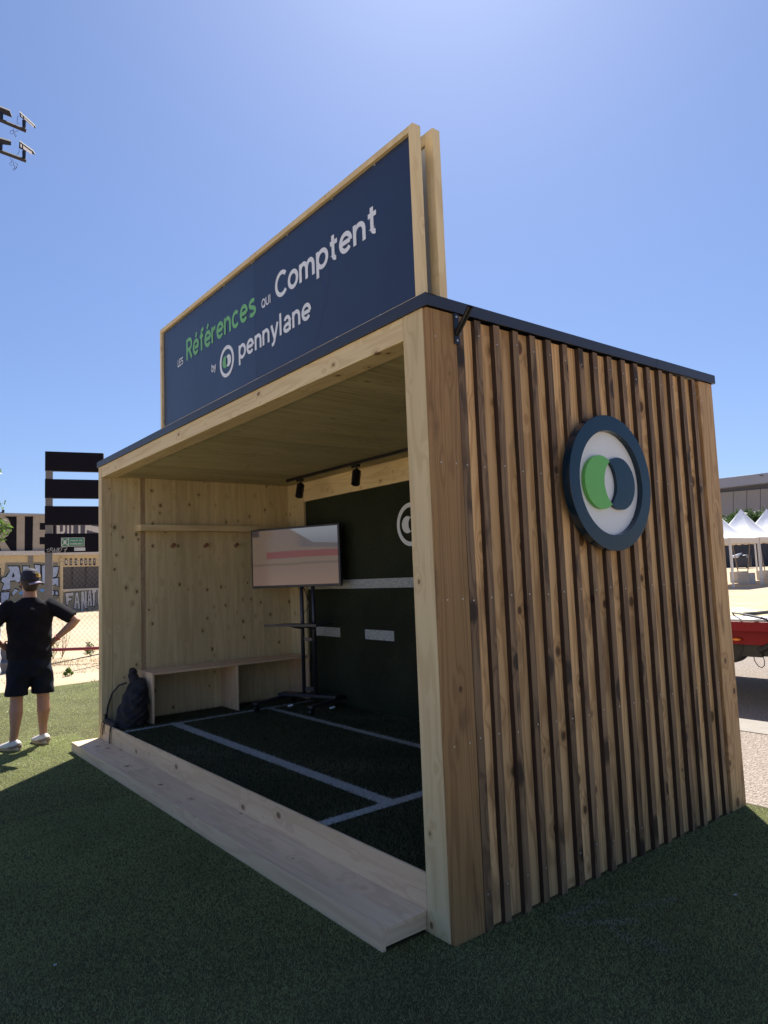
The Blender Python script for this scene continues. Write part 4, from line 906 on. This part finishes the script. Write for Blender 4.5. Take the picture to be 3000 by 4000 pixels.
# second painted wall
W2 = empty('painted_boundary_wall', (-46, 12, 0), 'farther dark grey boundary wall with big white painted letters, seen between the black boards', 'wall')
X2 = -46.0
def w2(a, b, off=0.0): x, y = Z(a, b); return on('x', X2 + off, x, y)
mb = MB(); mb.box(X2 - .3, X2, 7.6, 26, -.2, w2(1200, 285)[2] + .25); mb.build('wall_face', M['wall_dark'], W2)
mb = MB()
for pts in [[(920, 275), (970, 275), (970, 455), (920, 455)], [(1020, 275), (1055, 300), (1055, 400), (1030, 435), (975, 440), (975, 405), (1010, 400), (1020, 380)], [(1090, 278), (1118, 278), (1118, 442), (1088, 442)], [(1155, 276), (1187, 276), (1187, 440), (1155, 440)],
            [(1270, 274), (1303, 274), (1303, 438), (1270, 438)], [(1380, 278), (1480, 298), (1480, 395), (1410, 370), (1402, 436), (1378, 436)], [(1482, 305), (1640, 330), (1640, 430), (1500, 402), (1482, 380)]]:
    mb.prism([w2(a, b, .01) for a, b in pts], (-.008, 0, 0))
mb.build('painted_letters', M['letter_white'], W2)
p = pd(70, 385, 2040); tree('tree', (p[0], p[1], 0), p[2], 2.2, 1.6, 60, .3, 50, .16, M['leaf'], 'green treetop showing over the far painted wall, beside the kiosk roof')

# ------------------------------------------------------------------ black board totem
TO = empty('board_totem', pd(18.5, 190, 2560) * np.array([1, 1, 0]), 'tall grey post carrying four wide black boards, the lowest with a green assembly-point sign', 'sign post')
ld = Vector(pd(18.5, 401, 1757) - pd(18.5, 178, 1765)); ld.z = 0; ld.normalize(); bk = Vector((-ld.y, ld.x, 0)); 
Dz = 18.5
def tp(x, y): return Vector(pd(Dz, x, y))
o0 = tp(176, 2100); 
def tl_(x): # lateral coordinate on the totem plane
    r = ray(x, 2100); A = np.array([[r[0], -ld.x], [r[1], -ld.y]]); t_, s_ = np.linalg.solve(A, np.array([o0.x - CAM[0], o0.y - CAM[1]])); return s_
TM = Matrix(((ld.x, bk.x, 0, o0.x), (ld.y, bk.y, 0, o0.y), (0, 0, 1, 0), (0, 0, 0, 1)))
R_ = tl_(403)
for a, b in ((1763, 1838), (1871, 1945), (1977, 2051), (2085, 2159)):
    mb = MB(); mb.box(-.01, R_, -.02, .14, tp(176, b).z, tp(176, a).z, 'x', T=TM); mb.build('black_board', M['black_paint'], TO, bevel=.006)
mb = MB(); pw = tl_(205); mb.box(.0, pw, .0, .15, 0, tp(176, 1766).z, T=TM); mb.box(R_ - .05, R_ + .02, .005, .19, 0, tp(176, 1764).z, T=TM); mb.build('steel_post', M['concrete_dark'], TO, bevel=.01)
def ts(x, y): return (tl_(x), tp(x, y).z)
M['sign_green'] = plain('sign_green', (.012, .17, .10), .4)
a, b = ts(239, 2101), ts(330, 2134); mb = MB(); mb.box(a[0], b[0], -.028, -.021, b[1], a[1], T=TM); sp = mb.build('sign_plate', M['letter_white'], TO, bevel=.002)
mb = MB(); mb.box(a[0] + .012, a[0] + .155, -.031, -.0285, b[1] + .012, a[1] - .012, T=TM); mb.box(a[0] + .17, b[0] - .012, -.031, -.0285, b[1] + .012, a[1] - .012, T=TM); mb.build('sign_field', M['sign_green'], sp)
ft_ = lambda u, v: tuple(TM @ Vector((u, -.033, v)))
hh = a[1] - b[1]; xa, xb = a[0] + .19, b[0] - .03; mid = (xa + xb) / 2
put_text('POINT DE', mid - .13, mid + .13, b[1] + hh * .56, hh * .2, ft_, 'sign_text', M['letter_white'], sp, .01)
put_text('RASSEMBLEMENT', xa, xb, b[1] + hh * .2, hh * .2, ft_, 'sign_text', M['letter_white'], sp, .01)
mb = MB(); cx_, cz_ = a[0] + .083, (a[1] + b[1]) / 2
for s in (-1, 1):
    mb.add([ft_(cx_ + s * .017 + q[0], cz_ + q[1]) for q in [(-.012, -.05), (.012, -.05), (.014, .02), (.006, .05), (-.006, .05), (-.014, .02)]], [(0, 1, 2, 3, 4, 5)])
    for t in (-1, 1): mb.add([ft_(cx_ + s * q[0], cz_ + t * q[1]) for q in [(.03, .045), (.06, .045), (.06, .075), (.052, .075), (.038, .06), (.03, .06)]], [(0, 1, 2, 3, 4, 5)])
mb.build('sign_symbol', M['letter_white'], sp)
mb = MB(); q0, q1 = ts(290, 2141), ts(333, 2147); mb.box(q0[0], q1[0], -.025, -.0205, tp(300, 2152).z, tp(300, 2139).z, T=TM); mb.build('sticker', M['graf_white'], TO)
mb = MB()
def stroke(pts): mb.tube([TM @ Vector((ts(x, y)[0], -.026, ts(x, y)[1])) for x, y in [Z(a, b) for a, b in pts]], .006, 4)
for s in [[(800, 680), (760, 690), (770, 725), (810, 715), (820, 670), (840, 660)], [(850, 665), (840, 700), (860, 740), (875, 700)], [(880, 665), (890, 735), (905, 690), (920, 735), (930, 665)], [(940, 735), (950, 665), (985, 665), (945, 700), (990, 710), (945, 740)], [(1000, 700), (1005, 655), (1090, 655), (1045, 735)], [(1035, 690), (1080, 690)]]: stroke(s)
mb.build('graffiti_tag', M['graf_white'], TO)

# ------------------------------------------------------------------ chain-link fence
FE = empty('chain_link_fence', (-13.7, 1.4, 0), 'grey chain-link fence on a red bottom rail between turf and the painted building', 'fence')
fa, fb = Vector(on('z', .30, -900, 2577)), Vector(on('z', .30, 1100, 2507)); fd = (fb - fa); FLn = fd.length; fd.normalize()
M['rail'] = plain('red_rail', (.22, .025, .03), .5, ns=8, nv=.2); M['wire'] = plain('fence_wire', (.20, .19, .185), .5, .4)
mb = MB(); mb.tube([fa, fb], .034, 8); mb.build('bottom_rail', M['rail'], FE)
mb = MB(); k = int(FLn / .11); zt_ = 2.16; rows = 32; st_ = (zt_ - .32) / rows
def fpt(i, j): return fa + fd * (.055 * i) + Vector((0, 0, .02 + st_ * j))
sag = lambda p: p
for s in (0, 1):
    for i in range(2, 2 * k - 2, 2):
        # one wire zigzags up the fence
        p = [fpt(i + (j % 2) * (1 if s else -1), j) for j in range(rows + 1)]
        vs = []; f = []; r = .0028
        for q in p: vs += [q + fd * -r, q + Vector((-fd.y, fd.x, 0)) * r, q + fd * r]
        for j in range(rows):
            for m_ in range(3): f.append((3 * j + m_, 3 * j + (m_ + 1) % 3, 3 * j + 3 + (m_ + 1) % 3, 3 * j + 3 + m_))
        mb.add(vs, f, r=.5)
pts = [fa + fd * (FLn * i / 200) + Vector((0, 0, zt_ - .3 + .035 * abs(math.sin(i * .55)))) for i in range(201)]; mb.tube(pts, .005, 4)
mb.build('wire_mesh', M['wire'], FE)
for px_ in (-850, -620, -390, -110, 440, 720, 1050):
    mb2 = MB(); p = Vector(on('z', .30, px_, 2545 - px_ * .035)); mb2.tube([(p.x, p.y, -.05), (p.x, p.y, 2.2)], .03, 10); mb2.build('fence_post', M['wire'], FE)

# weeds
def weed(x, y, h, dry, label, n=26):
    t = empty('weed', (x, y, float(hgt(x, y))), label, 'plant', 'weeds at the foot of the fence'); z = float(hgt(x, y)); mb = MB(); tips = []
    for i in range(8 if dry else 6):
        a = random.uniform(0, 6.28); L = h * random.uniform(.5, 1); p = Vector((x, y, z)); q = p + Vector((math.cos(a) * L * .25, math.sin(a) * L * .25, L)); m_ = (p + q) / 2 + Vector((math.cos(a) * .05, math.sin(a) * .05, 0)); mb.tube([p, m_, q], [.006, .004, .002], 5); tips += [q, m_]
    mb.build('stem', M['dry'] if dry else M['leaf'], t); pts = np.concatenate([np.array(q) + rng.normal(size=(n, 3)) * h * .1 for q in tips]); leaves(pts[: (40 if dry else len(pts))], .025, 'foliage', M['dry'] if dry else M['leaf'], t)
fp = lambda px_, y: on('z', 0.02, px_, y)
for px_, py_, h, dry, lb in [(243, 2565, .9, True, 'tall dry leafless weed rising in front of the mesh right of the standing man'), (208, 2570, .45, False, 'low green weed by the red rail beside the man in navy shorts'), (268, 2637, .13, False, 'small green weed on bare earth near the turf edge'), (355, 2560, .35, False, 'green weed at the red rail right beside the kiosk corner post'), (122, 2668, .2, False, 'small green weed seen between the legs of the standing man')]:
    p = fp(px_, py_); weed(p[0], p[1], h, dry, lb)
k = 2600; al = rng.uniform(0, FLn, k); PX = np.stack([fa.x + fd.x * al, fa.y + fd.y * al], 1) + rng.normal(size=(k, 2)) * np.array([.5, .5]); PX = np.concatenate([PX, np.zeros((k, 1))], 1)
g_ = blades(PX, .07, .012, .7, 'dry_grass', M['dry'], z=0); tag(g_, 'sparse dry grass and straw along the red fence rail', 'grass', kind='stuff')
k = 1500; PX = np.stack([rng.uniform(-14.5, -10.4, k), rng.uniform(-1, 3, k), np.zeros(k)], 1); PX = PX[(np.sin(PX[:, 0] * 3.1 + PX[:, 1]) > .2)]
tag(blades(PX, .03, .02, .9, 'ground_straw', M['dry'], z=0), 'scattered straw and pebbly debris on bare earth beyond the turf', 'straw', kind='stuff')
# concrete kerb pieces at the left edge
CB = empty('concrete_barrier', (-13.6, .4, 0), 'grey concrete barrier base on the sand at the left edge of the photo', 'barrier')
mb = MB(); mb.box(-13.95, -13.3, -.9, .66, 0, .19); mb.build('plinth', M['concrete_dark'], CB, bevel=.01); mb = MB(); mb.box(-14.3, -13.96, -.9, .74, .0, .42); mb.build('upper_block', M['concrete_dark'], CB, bevel=.01)

# tree at the left edge, branch reaching into view
tb = pd(11.5, -230, 2600); LT = empty('young_tree', (tb[0], tb[1], 0), 'young tree at the left edge, its leafy branch tips reaching into view', 'tree')
tc_ = Vector(pd(11.5, -230, 2000)); mb = MB(); mb.tube([(tb[0], tb[1], -.05), (tb[0], tb[1], 1.6), tc_ + Vector((0, 0, .3))], [.05, .04, .02], 8)
tipsL = [pd(11.5, -20, 2075), pd(11.5, -30, 1975), pd(11.4, -60, 1900), pd(11.5, -200, 1800), pd(11.6, -300, 1950), pd(11.8, -120, 2040)]
for q in tipsL: mb.tube([tc_ + Vector((0, 0, -.3)), (tc_ + Vector(q)) / 2 + Vector((0, 0, .08)), q], [.016, .009, .004], 6)
mb.build('trunk', M['bark'], LT, smooth=True)
pts = [np.array(q) + rng.normal(size=(70, 3)) * .07 for q in tipsL]
for a, b, n_l in [((0, 2040), (8, 2045), 26), ((0, 2065), (42, 2062), 40), ((0, 2080), (30, 2068), 26), ((0, 2095), (8, 2108), 16), ((-2, 1970), (10, 1975), 8), ((-3, 1835), (3, 1842), 6)]:
    t_ = rng.random(n_l)[:, None]; pts.append(pd(11.5, *a) * (1 - t_) + pd(11.5, *b) * t_ + rng.normal(size=(n_l, 3)) * .022)
leaves(np.concatenate(pts), .036, 'crown', M['leaf'], LT)

# floodlight mast
FMx = pd(28, -260, 560); FM = empty('floodlight_mast', (FMx[0], FMx[1], 0), 'tall floodlight mast outside the left edge, two dark arms with four lamps against the sky', 'floodlight mast')
mb = MB(); mb.tube([(FMx[0], FMx[1], 0), (FMx[0], FMx[1], 19.2)], [.22, .12], 14); mb.build('mast', M['concrete_dark'], FM, smooth=True)
def fz(a, b): return Vector(pd(28, a * .1356, 380 + b * .1356))
for (a, b), (c_, d) in (((-1900, -140), (755, 970)), ((-1900, 850), (755, 1832))):
    p, q = fz(a, b), fz(c_, d); mb = MB(); t_ = (q - p).normalized(); mb.tube([p, q], .078, 4); mb.build('cross_arm', M['black_cloth'], FM)
M['lens'] = plain('lamp_glass', (.9, .9, .88), .3)
def lampy(quad, depth, zt_=.05, back=False):
    P = [fz(*q) for q in quad]; mb = MB(); view = (P[0] - Vector(CAM)).normalized(); sh = view * .28 + Vector((0, 0, .05))
    u = P[1] - P[0]; v = P[3] - P[0]
    vs = P + [p + sh for p in P]; mb.add(vs, [(0, 1, 2, 3), (7, 6, 5, 4), (0, 4, 5, 1), (1, 5, 6, 2), (2, 6, 7, 3), (3, 7, 4, 0)]); h = mb.build('lamp_housing', M['black_cloth'], FM, bevel=.008)
    if not back:
        mb = MB(); nf = -view * .012
        c0_, c1_ = P[0] + u * .06 + v * .15, P[0] + u * .06 + v * .55
        mb.add([P[0] + u * a + v * b + nf for a, b in [(.07, .2), (.19, .2), (.2, .62), (.11, .66)]], [(0, 1, 2, 3)]); mb.add([P[0] + u * a + v * b + nf for a, b in [(.27, .2), (.92, .2), (.90, .62), (.31, .66)]], [(0, 1, 2, 3)]); mb.build('lamp_lens', M['lens'], h)
lampy([(560, 425), (1010, 830), (1040, 915), (575, 560)], .2); lampy([(560, 1270), (960, 1560), (1025, 1665), (545, 1470)], .2)
lampy([(-200, 200), (285, 395), (355, 590), (-200, 380)], .2, back=True); lampy([(-200, 1130), (320, 1275), (322, 1390), (-200, 1330)], .2, back=True)
for (a, b) in ((690, 760), (690, 1640), (40, 540), (20, 1430)):
    p = fz(a, b); mb = MB(); mb.tube([p + Vector((0, 0, .12)), p - Vector((0, 0, .16))], [.07, .06], 6); mb.build('lamp_bracket', M['black_metal'], FM)
mb = MB()
for pts in [[(520, 520), (495, 650), (495, 760), (590, 770)], [(400, 900), (380, 980), (450, 1150), (470, 1110), (410, 1000), (530, 960)], [(390, 1050), (310, 1050), (285, 990), (330, 950), (400, 980)],
            [(545, 1500), (550, 1580), (500, 1650)], [(300, 1750), (340, 1870), (270, 1910), (310, 1970), (400, 1940), (420, 2040), (370, 2080), (400, 2110), (490, 2000), (500, 1920), (430, 1870)], [(360, 1780), (400, 1950), (480, 2030), (440, 2070)]]:
    mb.tube([fz(*q) for q in pts], .008, 5)
mb.build('loose_cable', M['black_cloth'], FM)

# ------------------------------------------------------------------ people
M['skin'] = plain('skin', (.36, .19, .13), .55, ns=20, nv=.12, bs=.05, Subsurface_Weight=0.0); M['skin2'] = plain('skin_tanned', (.30, .16, .11), .55)
M['tee'] = plain('black_cotton', (.010, .0095, .014), .95, ns=20, nv=.2, spec=.15); M['shorts'] = plain('navy_cotton', (.008, .011, .021), .9, ns=20, nv=.2, spec=.15); M['hair'] = plain('dark_hair', (.03, .018, .012), .7, ns=60, nv=.4)
M['cap'] = plain('navy_cap', (.012, .011, .026), .8, ns=30, nv=.2); M['cap_bill'] = plain('cap_bill_lilac', (.20, .16, .25), .7); M['yellow_thread'] = plain('yellow_thread', (.55, .36, .03), .6)
M['shoe_white'] = plain('shoe_leather', (.62, .60, .56), .6, ns=20); M['shoe_tan'] = plain('shoe_sole', (.42, .30, .17), .7); M['shoe_brown'] = plain('shoe_suede', (.26, .19, .15), .9); M['white_cloth'] = plain('white_cotton', (.72, .72, .76), .85)
M['red_thread'] = plain('red_bracelet', (.4, .03, .03), .6)
def person(name, base, fwd, label, arms, mats, cap=True, scale=1.0, hand_in=True):
    base = Vector(base); f = Vector((fwd[0], fwd[1], 0)).normalized(); r = Vector((f.y, -f.x, 0)); up = Vector((0, 0, 1))
    L = lambda a, b, c: base + (r * a + f * b + up * c) * scale       # a: person's right, b: forward, c: up
    P = empty(name, base, label, 'person'); V = lambda v: v * scale
    ring = lambda c, a, b, tilt=0: (L(*c), r * V(a), (f * math.cos(tilt) + up * math.sin(tilt)) * V(b))
    B = MB()
    # torso, neck, head
    B.rings([ring((0, 0, .84), .15, .11), ring((0, -.01, .93), .185, .135), ring((0, -.01, 1.02), .175, .125), ring((0, 0, 1.14), .165, .115), ring((0, 0, 1.28), .185, .125), ring((0, -.01, 1.40), .20, .115), ring((0, -.01, 1.47), .15, .085), ring((0, .0, 1.51), .07, .065), ring((0, .01, 1.60), .058, .062)], 24)
    B.rings([ring((0, .02, 1.555), .045, .055), ring((0, .035, 1.59), .06, .078), ring((0, .03, 1.65), .075, .095), ring((0, .02, 1.71), .078, .102), ring((0, .01, 1.77), .068, .085), ring((0, .01, 1.80), .035, .045)], 20)
    B.tube([L(0, .115, 1.68), L(0, .148, 1.65), L(0, .12, 1.64)], [.010, .014, .010], 8)                      # nose
    for s in (-1, 1): B.rings([(L(s * .078, .005, 1.64), r * .008, f * .012), (L(s * .088, .0, 1.665), r * .010, f * .02), (L(s * .086, .0, 1.695), r * .008, f * .014)], 8)
    for s in (-1, 1):
        J = arms['L' if s < 0 else 'R']; S_, E_l, Wr, Hd = [L(*q) for q in J]
        B.tube([S_, S_ + (E_l - S_) * .35, S_ + (E_l - S_) * .8, E_l, E_l + (Wr - E_l) * .25, E_l + (Wr - E_l) * .7, Wr], [V(.058), V(.052), V(.044), V(.043), V(.045), V(.034), V(.028)], 14)
        # palm, fingers and thumb
        t = (Hd - Wr).normalized(); n2 = t.cross(up); n2 = (n2 if n2.length > .2 else t.cross(f)).normalized(); w2_ = t.cross(n2).normalized()
        kn = Wr + t * V(.085); B.rings([(Wr, n2 * V(.018), w2_ * V(.026)), (Wr + t * V(.04), n2 * V(.015), w2_ * V(.038)), (kn, n2 * V(.012), w2_ * V(.040))], 12)
        inn = arms['curl' + ('L' if s < 0 else 'R')]; inn = (r * inn[0] + f * inn[1] + up * inn[2]).normalized()
        for i_, ln in enumerate((.070, .078, .072, .056)):
            k0 = kn + w2_ * V(-.030 + .020 * i_); B.tube([k0 - t * V(.012), k0 + t * V(ln * .4), k0 + (t * .75 + inn * .45) * V(ln * .75), k0 + (t * .75 + inn * .75) * V(ln)], [V(.0095), V(.0088), V(.008), V(.0065)], 8)
        th = Wr + w2_ * V(-.03) + t * V(.02); B.tube([Wr + t * V(.01) - w2_ * V(.012), th + t * V(.01), th + (t * .7 - w2_ * .7) * V(.035), th + (t * .9 - w2_ * .6) * V(.06)], [V(.013), V(.012), V(.010), V(.008)], 8)
        if arms.get('bracelet') == ('L' if s < 0 else 'R'):
            m_ = MB(); q = Wr - t * V(.03); pts = [q + n2 * V(.036) * math.cos(a) + w2_ * V(.036) * math.sin(a) for a in np.linspace(0, 6.283, 20)]; m_.tube(pts, .005, 6, cap=False); m_.build('bracelet', M['red_thread'], P)
    feet = []
    for s, (hx, kx, ky, ax, ay, tx, ty, zz) in ((-1, mats['legL']), (1, mats['legR'])):
        B.tube([L(hx, 0, .90), L(hx, 0, .78), L(kx, ky, .50), L(kx + (ax - kx) * .25, ky - .025 + (ay - ky) * .25, .37), L(kx + (ax - kx) * .6, ay - .01, .22), L(ax, ay, .10), L(ax, ay, .05)], [V(.095), V(.092), V(.060), V(.064), V(.045), V(.037), V(.04)], 16)
        feet.append((ax, ay, tx, ty))
        d = Vector((tx - ax, ty - ay, 0)).normalized(); B.tube([L(ax - d.x * .04, ay - d.y * .04, .045), L(ax + d.x * .08, ay + d.y * .08, .04), L(ax + d.x * .17, ay + d.y * .17, .03)], [V(.035), V(.04), V(.03)], 10)
    remesh(B, 'body', mats['skin'], .0072, P, 3)
    # t-shirt
    T = MB()
    T.rings([ring((0, -.005, .90), .215, .155), ring((0, -.005, 1.0), .212, .152), ring((0, 0, 1.14), .205, .15), ring((0, 0, 1.28), .22, .152), ring((0, -.01, 1.39), .225, .142), ring((0, -.01, 1.455), .18, .115), ring((0, -.008, 1.50), .10, .085), ring((0, -.005, 1.525), .074, .074)], 28)
    for s in (-1, 1):
        S_, E_l, Wr, Hd = [L(*q) for q in arms['L' if s < 0 else 'R']]; d = E_l - S_; T.tube([S_ - d * .15, S_ + d * .1, S_ + d * .5, S_ + d * .86], [V(.080), V(.080), V(.072), V(.070)], 18)
    def folds(co):
        q = co.copy(); k = (co - np.array(base)) @ np.array(f); la = (co - np.array(base)) @ np.array(r); z_ = co[:, 2]
        am = .009 * np.sin(z_ * 38 + la * 22) + .005 * np.sin(la * 45 - z_ * 25); q += np.outer(am * np.sign(k + 1e-6), np.array(f)); q += np.outer(.004 * np.sin(z_ * 30 + k * 20), np.array(r)); return q
    remesh(T, 'shirt', mats['shirt'], .010, P, 4, folds)
    # shorts
    T = MB(); T.rings([ring((0, -.005, .72), .17, .13), ring((0, -.01, .80), .205, .15), ring((0, -.01, .90), .205, .148), ring((0, -.005, .99), .188, .136)], 24)
    for (hx, kx, ky, ax, ay, tx, ty, zz) in (mats['legL'], mats['legR']):
        T.rings([(L(hx, 0, .86), r * V(.105), f * V(.12)), (L(hx + (kx - hx) * .3, 0, .76), r * V(.112), f * V(.12)), (L(hx + (kx - hx) * .8, ky * .7, .60), r * V(.108), f * V(.11)), (L(kx + (kx - hx) * .05, ky, .535), r * V(.110), f * V(.112))], 20)
    remesh(T, 'shorts', mats['shorts'], .010, P, 3, folds)
    # hair
    T = MB(); T.rings([ring((0, -.045, 1.585), .045, .03), ring((0, -.04, 1.62), .07, .055), ring((0, -.01, 1.68), .083, .095), ring((0, -.005, 1.75), .081, .1), ring((0, 0, 1.80), .05, .06)], 18)
    remesh(T, 'hair', M['hair'], .008, P, 2)
    if cap:
        T = MB(); T.rings([ring((0, .0, 1.688), .091, .112), ring((0, .0, 1.72), .092, .113), ring((0, .0, 1.765), .086, .105), ring((0, .0, 1.80), .068, .085), ring((0, 0, 1.82), .04, .05), ring((0, 0, 1.827), .012, .014)], 28)
        ang = rad(38)   # turned backwards, off to the right
        cp = remesh(T, 'cap', M['cap'], .007, P, 3)
        bd = (-f * math.cos(ang) + r * math.sin(ang)).normalized(); bs_ = Vector((-bd.y, bd.x, 0)); T = MB(); vs = []; fs = []; nn = 14
        for j in range(6):
            for i in range(nn + 1):
                a = -1 + 2 * i / nn; rr = .085 + j / 5 * .072 * math.sqrt(max(0, 1 - a * a * .85)); wv = a * .083
                p = L(0, 0, 1.695) + bs_ * wv * scale + bd * (math.sqrt(max(0, .0072 - wv * wv * .7)) + (rr - .085)) * scale + up * (-.022 * j / 5 - a * a * .022) * scale
                vs.append(p)
        for j in range(5):
            for i in range(nn): q = j * (nn + 1) + i; fs.append((q, q + 1, q + nn + 2, q + nn + 1))
        T.add(vs, fs); bo = T.build('cap_bill', M['cap_bill'], P, smooth=True); m_ = bo.modifiers.new('s', 'SOLIDIFY'); m_.thickness = .005
        T = MB(); 
        for row, (z_, hw, amp) in enumerate(((1.765, .026, .010), (1.748, .045, .007), (1.734, .040, .005))):
            pts = []
            for i in range(13):
                a = -1 + i / 6; pts.append(L(0, 0, z_) + (bd * math.sqrt(.101 ** 2 - (a * hw) ** 2) * (1.0 - (z_ - 1.73) * 1.6) + bs_ * a * hw) * scale + up * amp * math.sin(i * 2.3) * .6)
            T.tube(pts, .0055, 6)
        T.build('embroidery', M['yellow_thread'], P)
    for ax, ay, tx, ty in feet:
        d = Vector((tx - ax, ty - ay, 0)).normalized(); q = Vector((d.y, -d.x, 0)); G = lambda a, z_: L(ax + d.x * a, ay + d.y * a, z_); sd = (r * q.x + f * q.y); fd_ = (r * d.x + f * d.y)
        T = MB(); T.rings([(G(-.085, .035), sd * V(.028), up * V(.03)), (G(-.06, .055), sd * V(.040), up * V(.052)), (G(-.01, .06), sd * V(.044), up * V(.055)), (G(.05, .048), sd * V(.047), up * V(.045)), (G(.12, .035), sd * V(.048), up * V(.033)), (G(.175, .028), sd * V(.038), up * V(.024)), (G(.20, .022), sd * V(.015), up * V(.015))], 18)
        T.rings([(G(-.05, .075), sd * V(.038), fd_ * V(.045)), (G(-.02, .095), sd * V(.038), fd_ * V(.05))], 14)
        so_ = remesh(T, 'shoe', M['shoe_white'], .007, P, 2)
        T = MB(); out = []
        for k_ in range(24):
            a = 2 * math.pi * k_ / 24; xx = .058 + .152 * math.cos(a); yy = (.052 if xx > 0 else .043) * math.sin(a); out.append(L(ax + d.x * xx + q.x * yy, ay + d.y * xx + q.y * yy, .002))
        T.prism(out, (0, 0, .028 * scale)); T.build('sole', M['shoe_tan'], so_, bevel=.004)
        T = MB(); T.rings([(G(-.088, .05), sd * V(.022), up * V(.022)), (G(-.07, .05), sd * V(.043), up * V(.028)), (G(-.02, .042), sd * V(.049), up * V(.022)), (G(.03, .038), sd * V(.048), up * V(.012))], 14); T.build('heel_patch', mats.get('patch', M['shoe_brown']), so_, smooth=True)
    return P
mb_ = on('z', 0, 112, 2925); vd = np.array([mb_[0] - CAM[0], mb_[1] - CAM[1]]); vd /= np.linalg.norm(vd)
th_ = rad(8); fw = (vd[0] * math.cos(th_) - vd[1] * math.sin(th_), vd[0] * math.sin(th_) + vd[1] * math.cos(th_))
arms1 = {'R': [(.195, -.01, 1.43), (.43, -.13, 1.265), (.24, -.03, 1.075), (.15, .03, .99)], 'L': [(-.195, -.01, 1.43), (-.40, -.11, 1.20), (-.26, .05, 1.06), (-.17, .11, 1.00)], 'curlR': (-.6, .8, 0), 'curlL': (.8, .5, 0), 'bracelet': 'R'}
legs = {'legL': (-.095, -.115, 0, -.145, -.04, -.26, .12, 0), 'legR': (.10, .135, .02, .150, .09, .09, .25, 0)}
person('person', (mb_[0], mb_[1], .012), fw, 'man seen from behind in black t-shirt, navy shorts and backwards cap', arms1, dict(legs, skin=M['skin'], shirt=M['tee'], shorts=M['shorts']), scale=.985)
m2_ = on('z', 0, -62, 2838)
arms2 = {'R': [(.195, 0, 1.43), (.27, .02, 1.16), (.18, .2, 1.03), (.08, .26, 1.03)], 'L': [(-.195, 0, 1.43), (-.25, 0, 1.15), (-.25, .06, .90), (-.25, .08, .80)], 'curlR': (-.8, .3, 0), 'curlL': (.8, .3, 0)}
legs2 = {'legL': (-.095, -.11, 0, -.12, 0, -.15, .2, 0), 'legR': (.10, .12, .02, .14, .05, .24, .2, 0)}
person('person', (m2_[0], m2_[1], .012), (.35, -.94), 'person in white top standing at the left edge, mostly outside the photo', arms2, dict(legs2, skin=M['skin2'], shirt=M['white_cloth'], shorts=M['white_cloth'], patch=M['shoe_white']), cap=False, scale=.97)
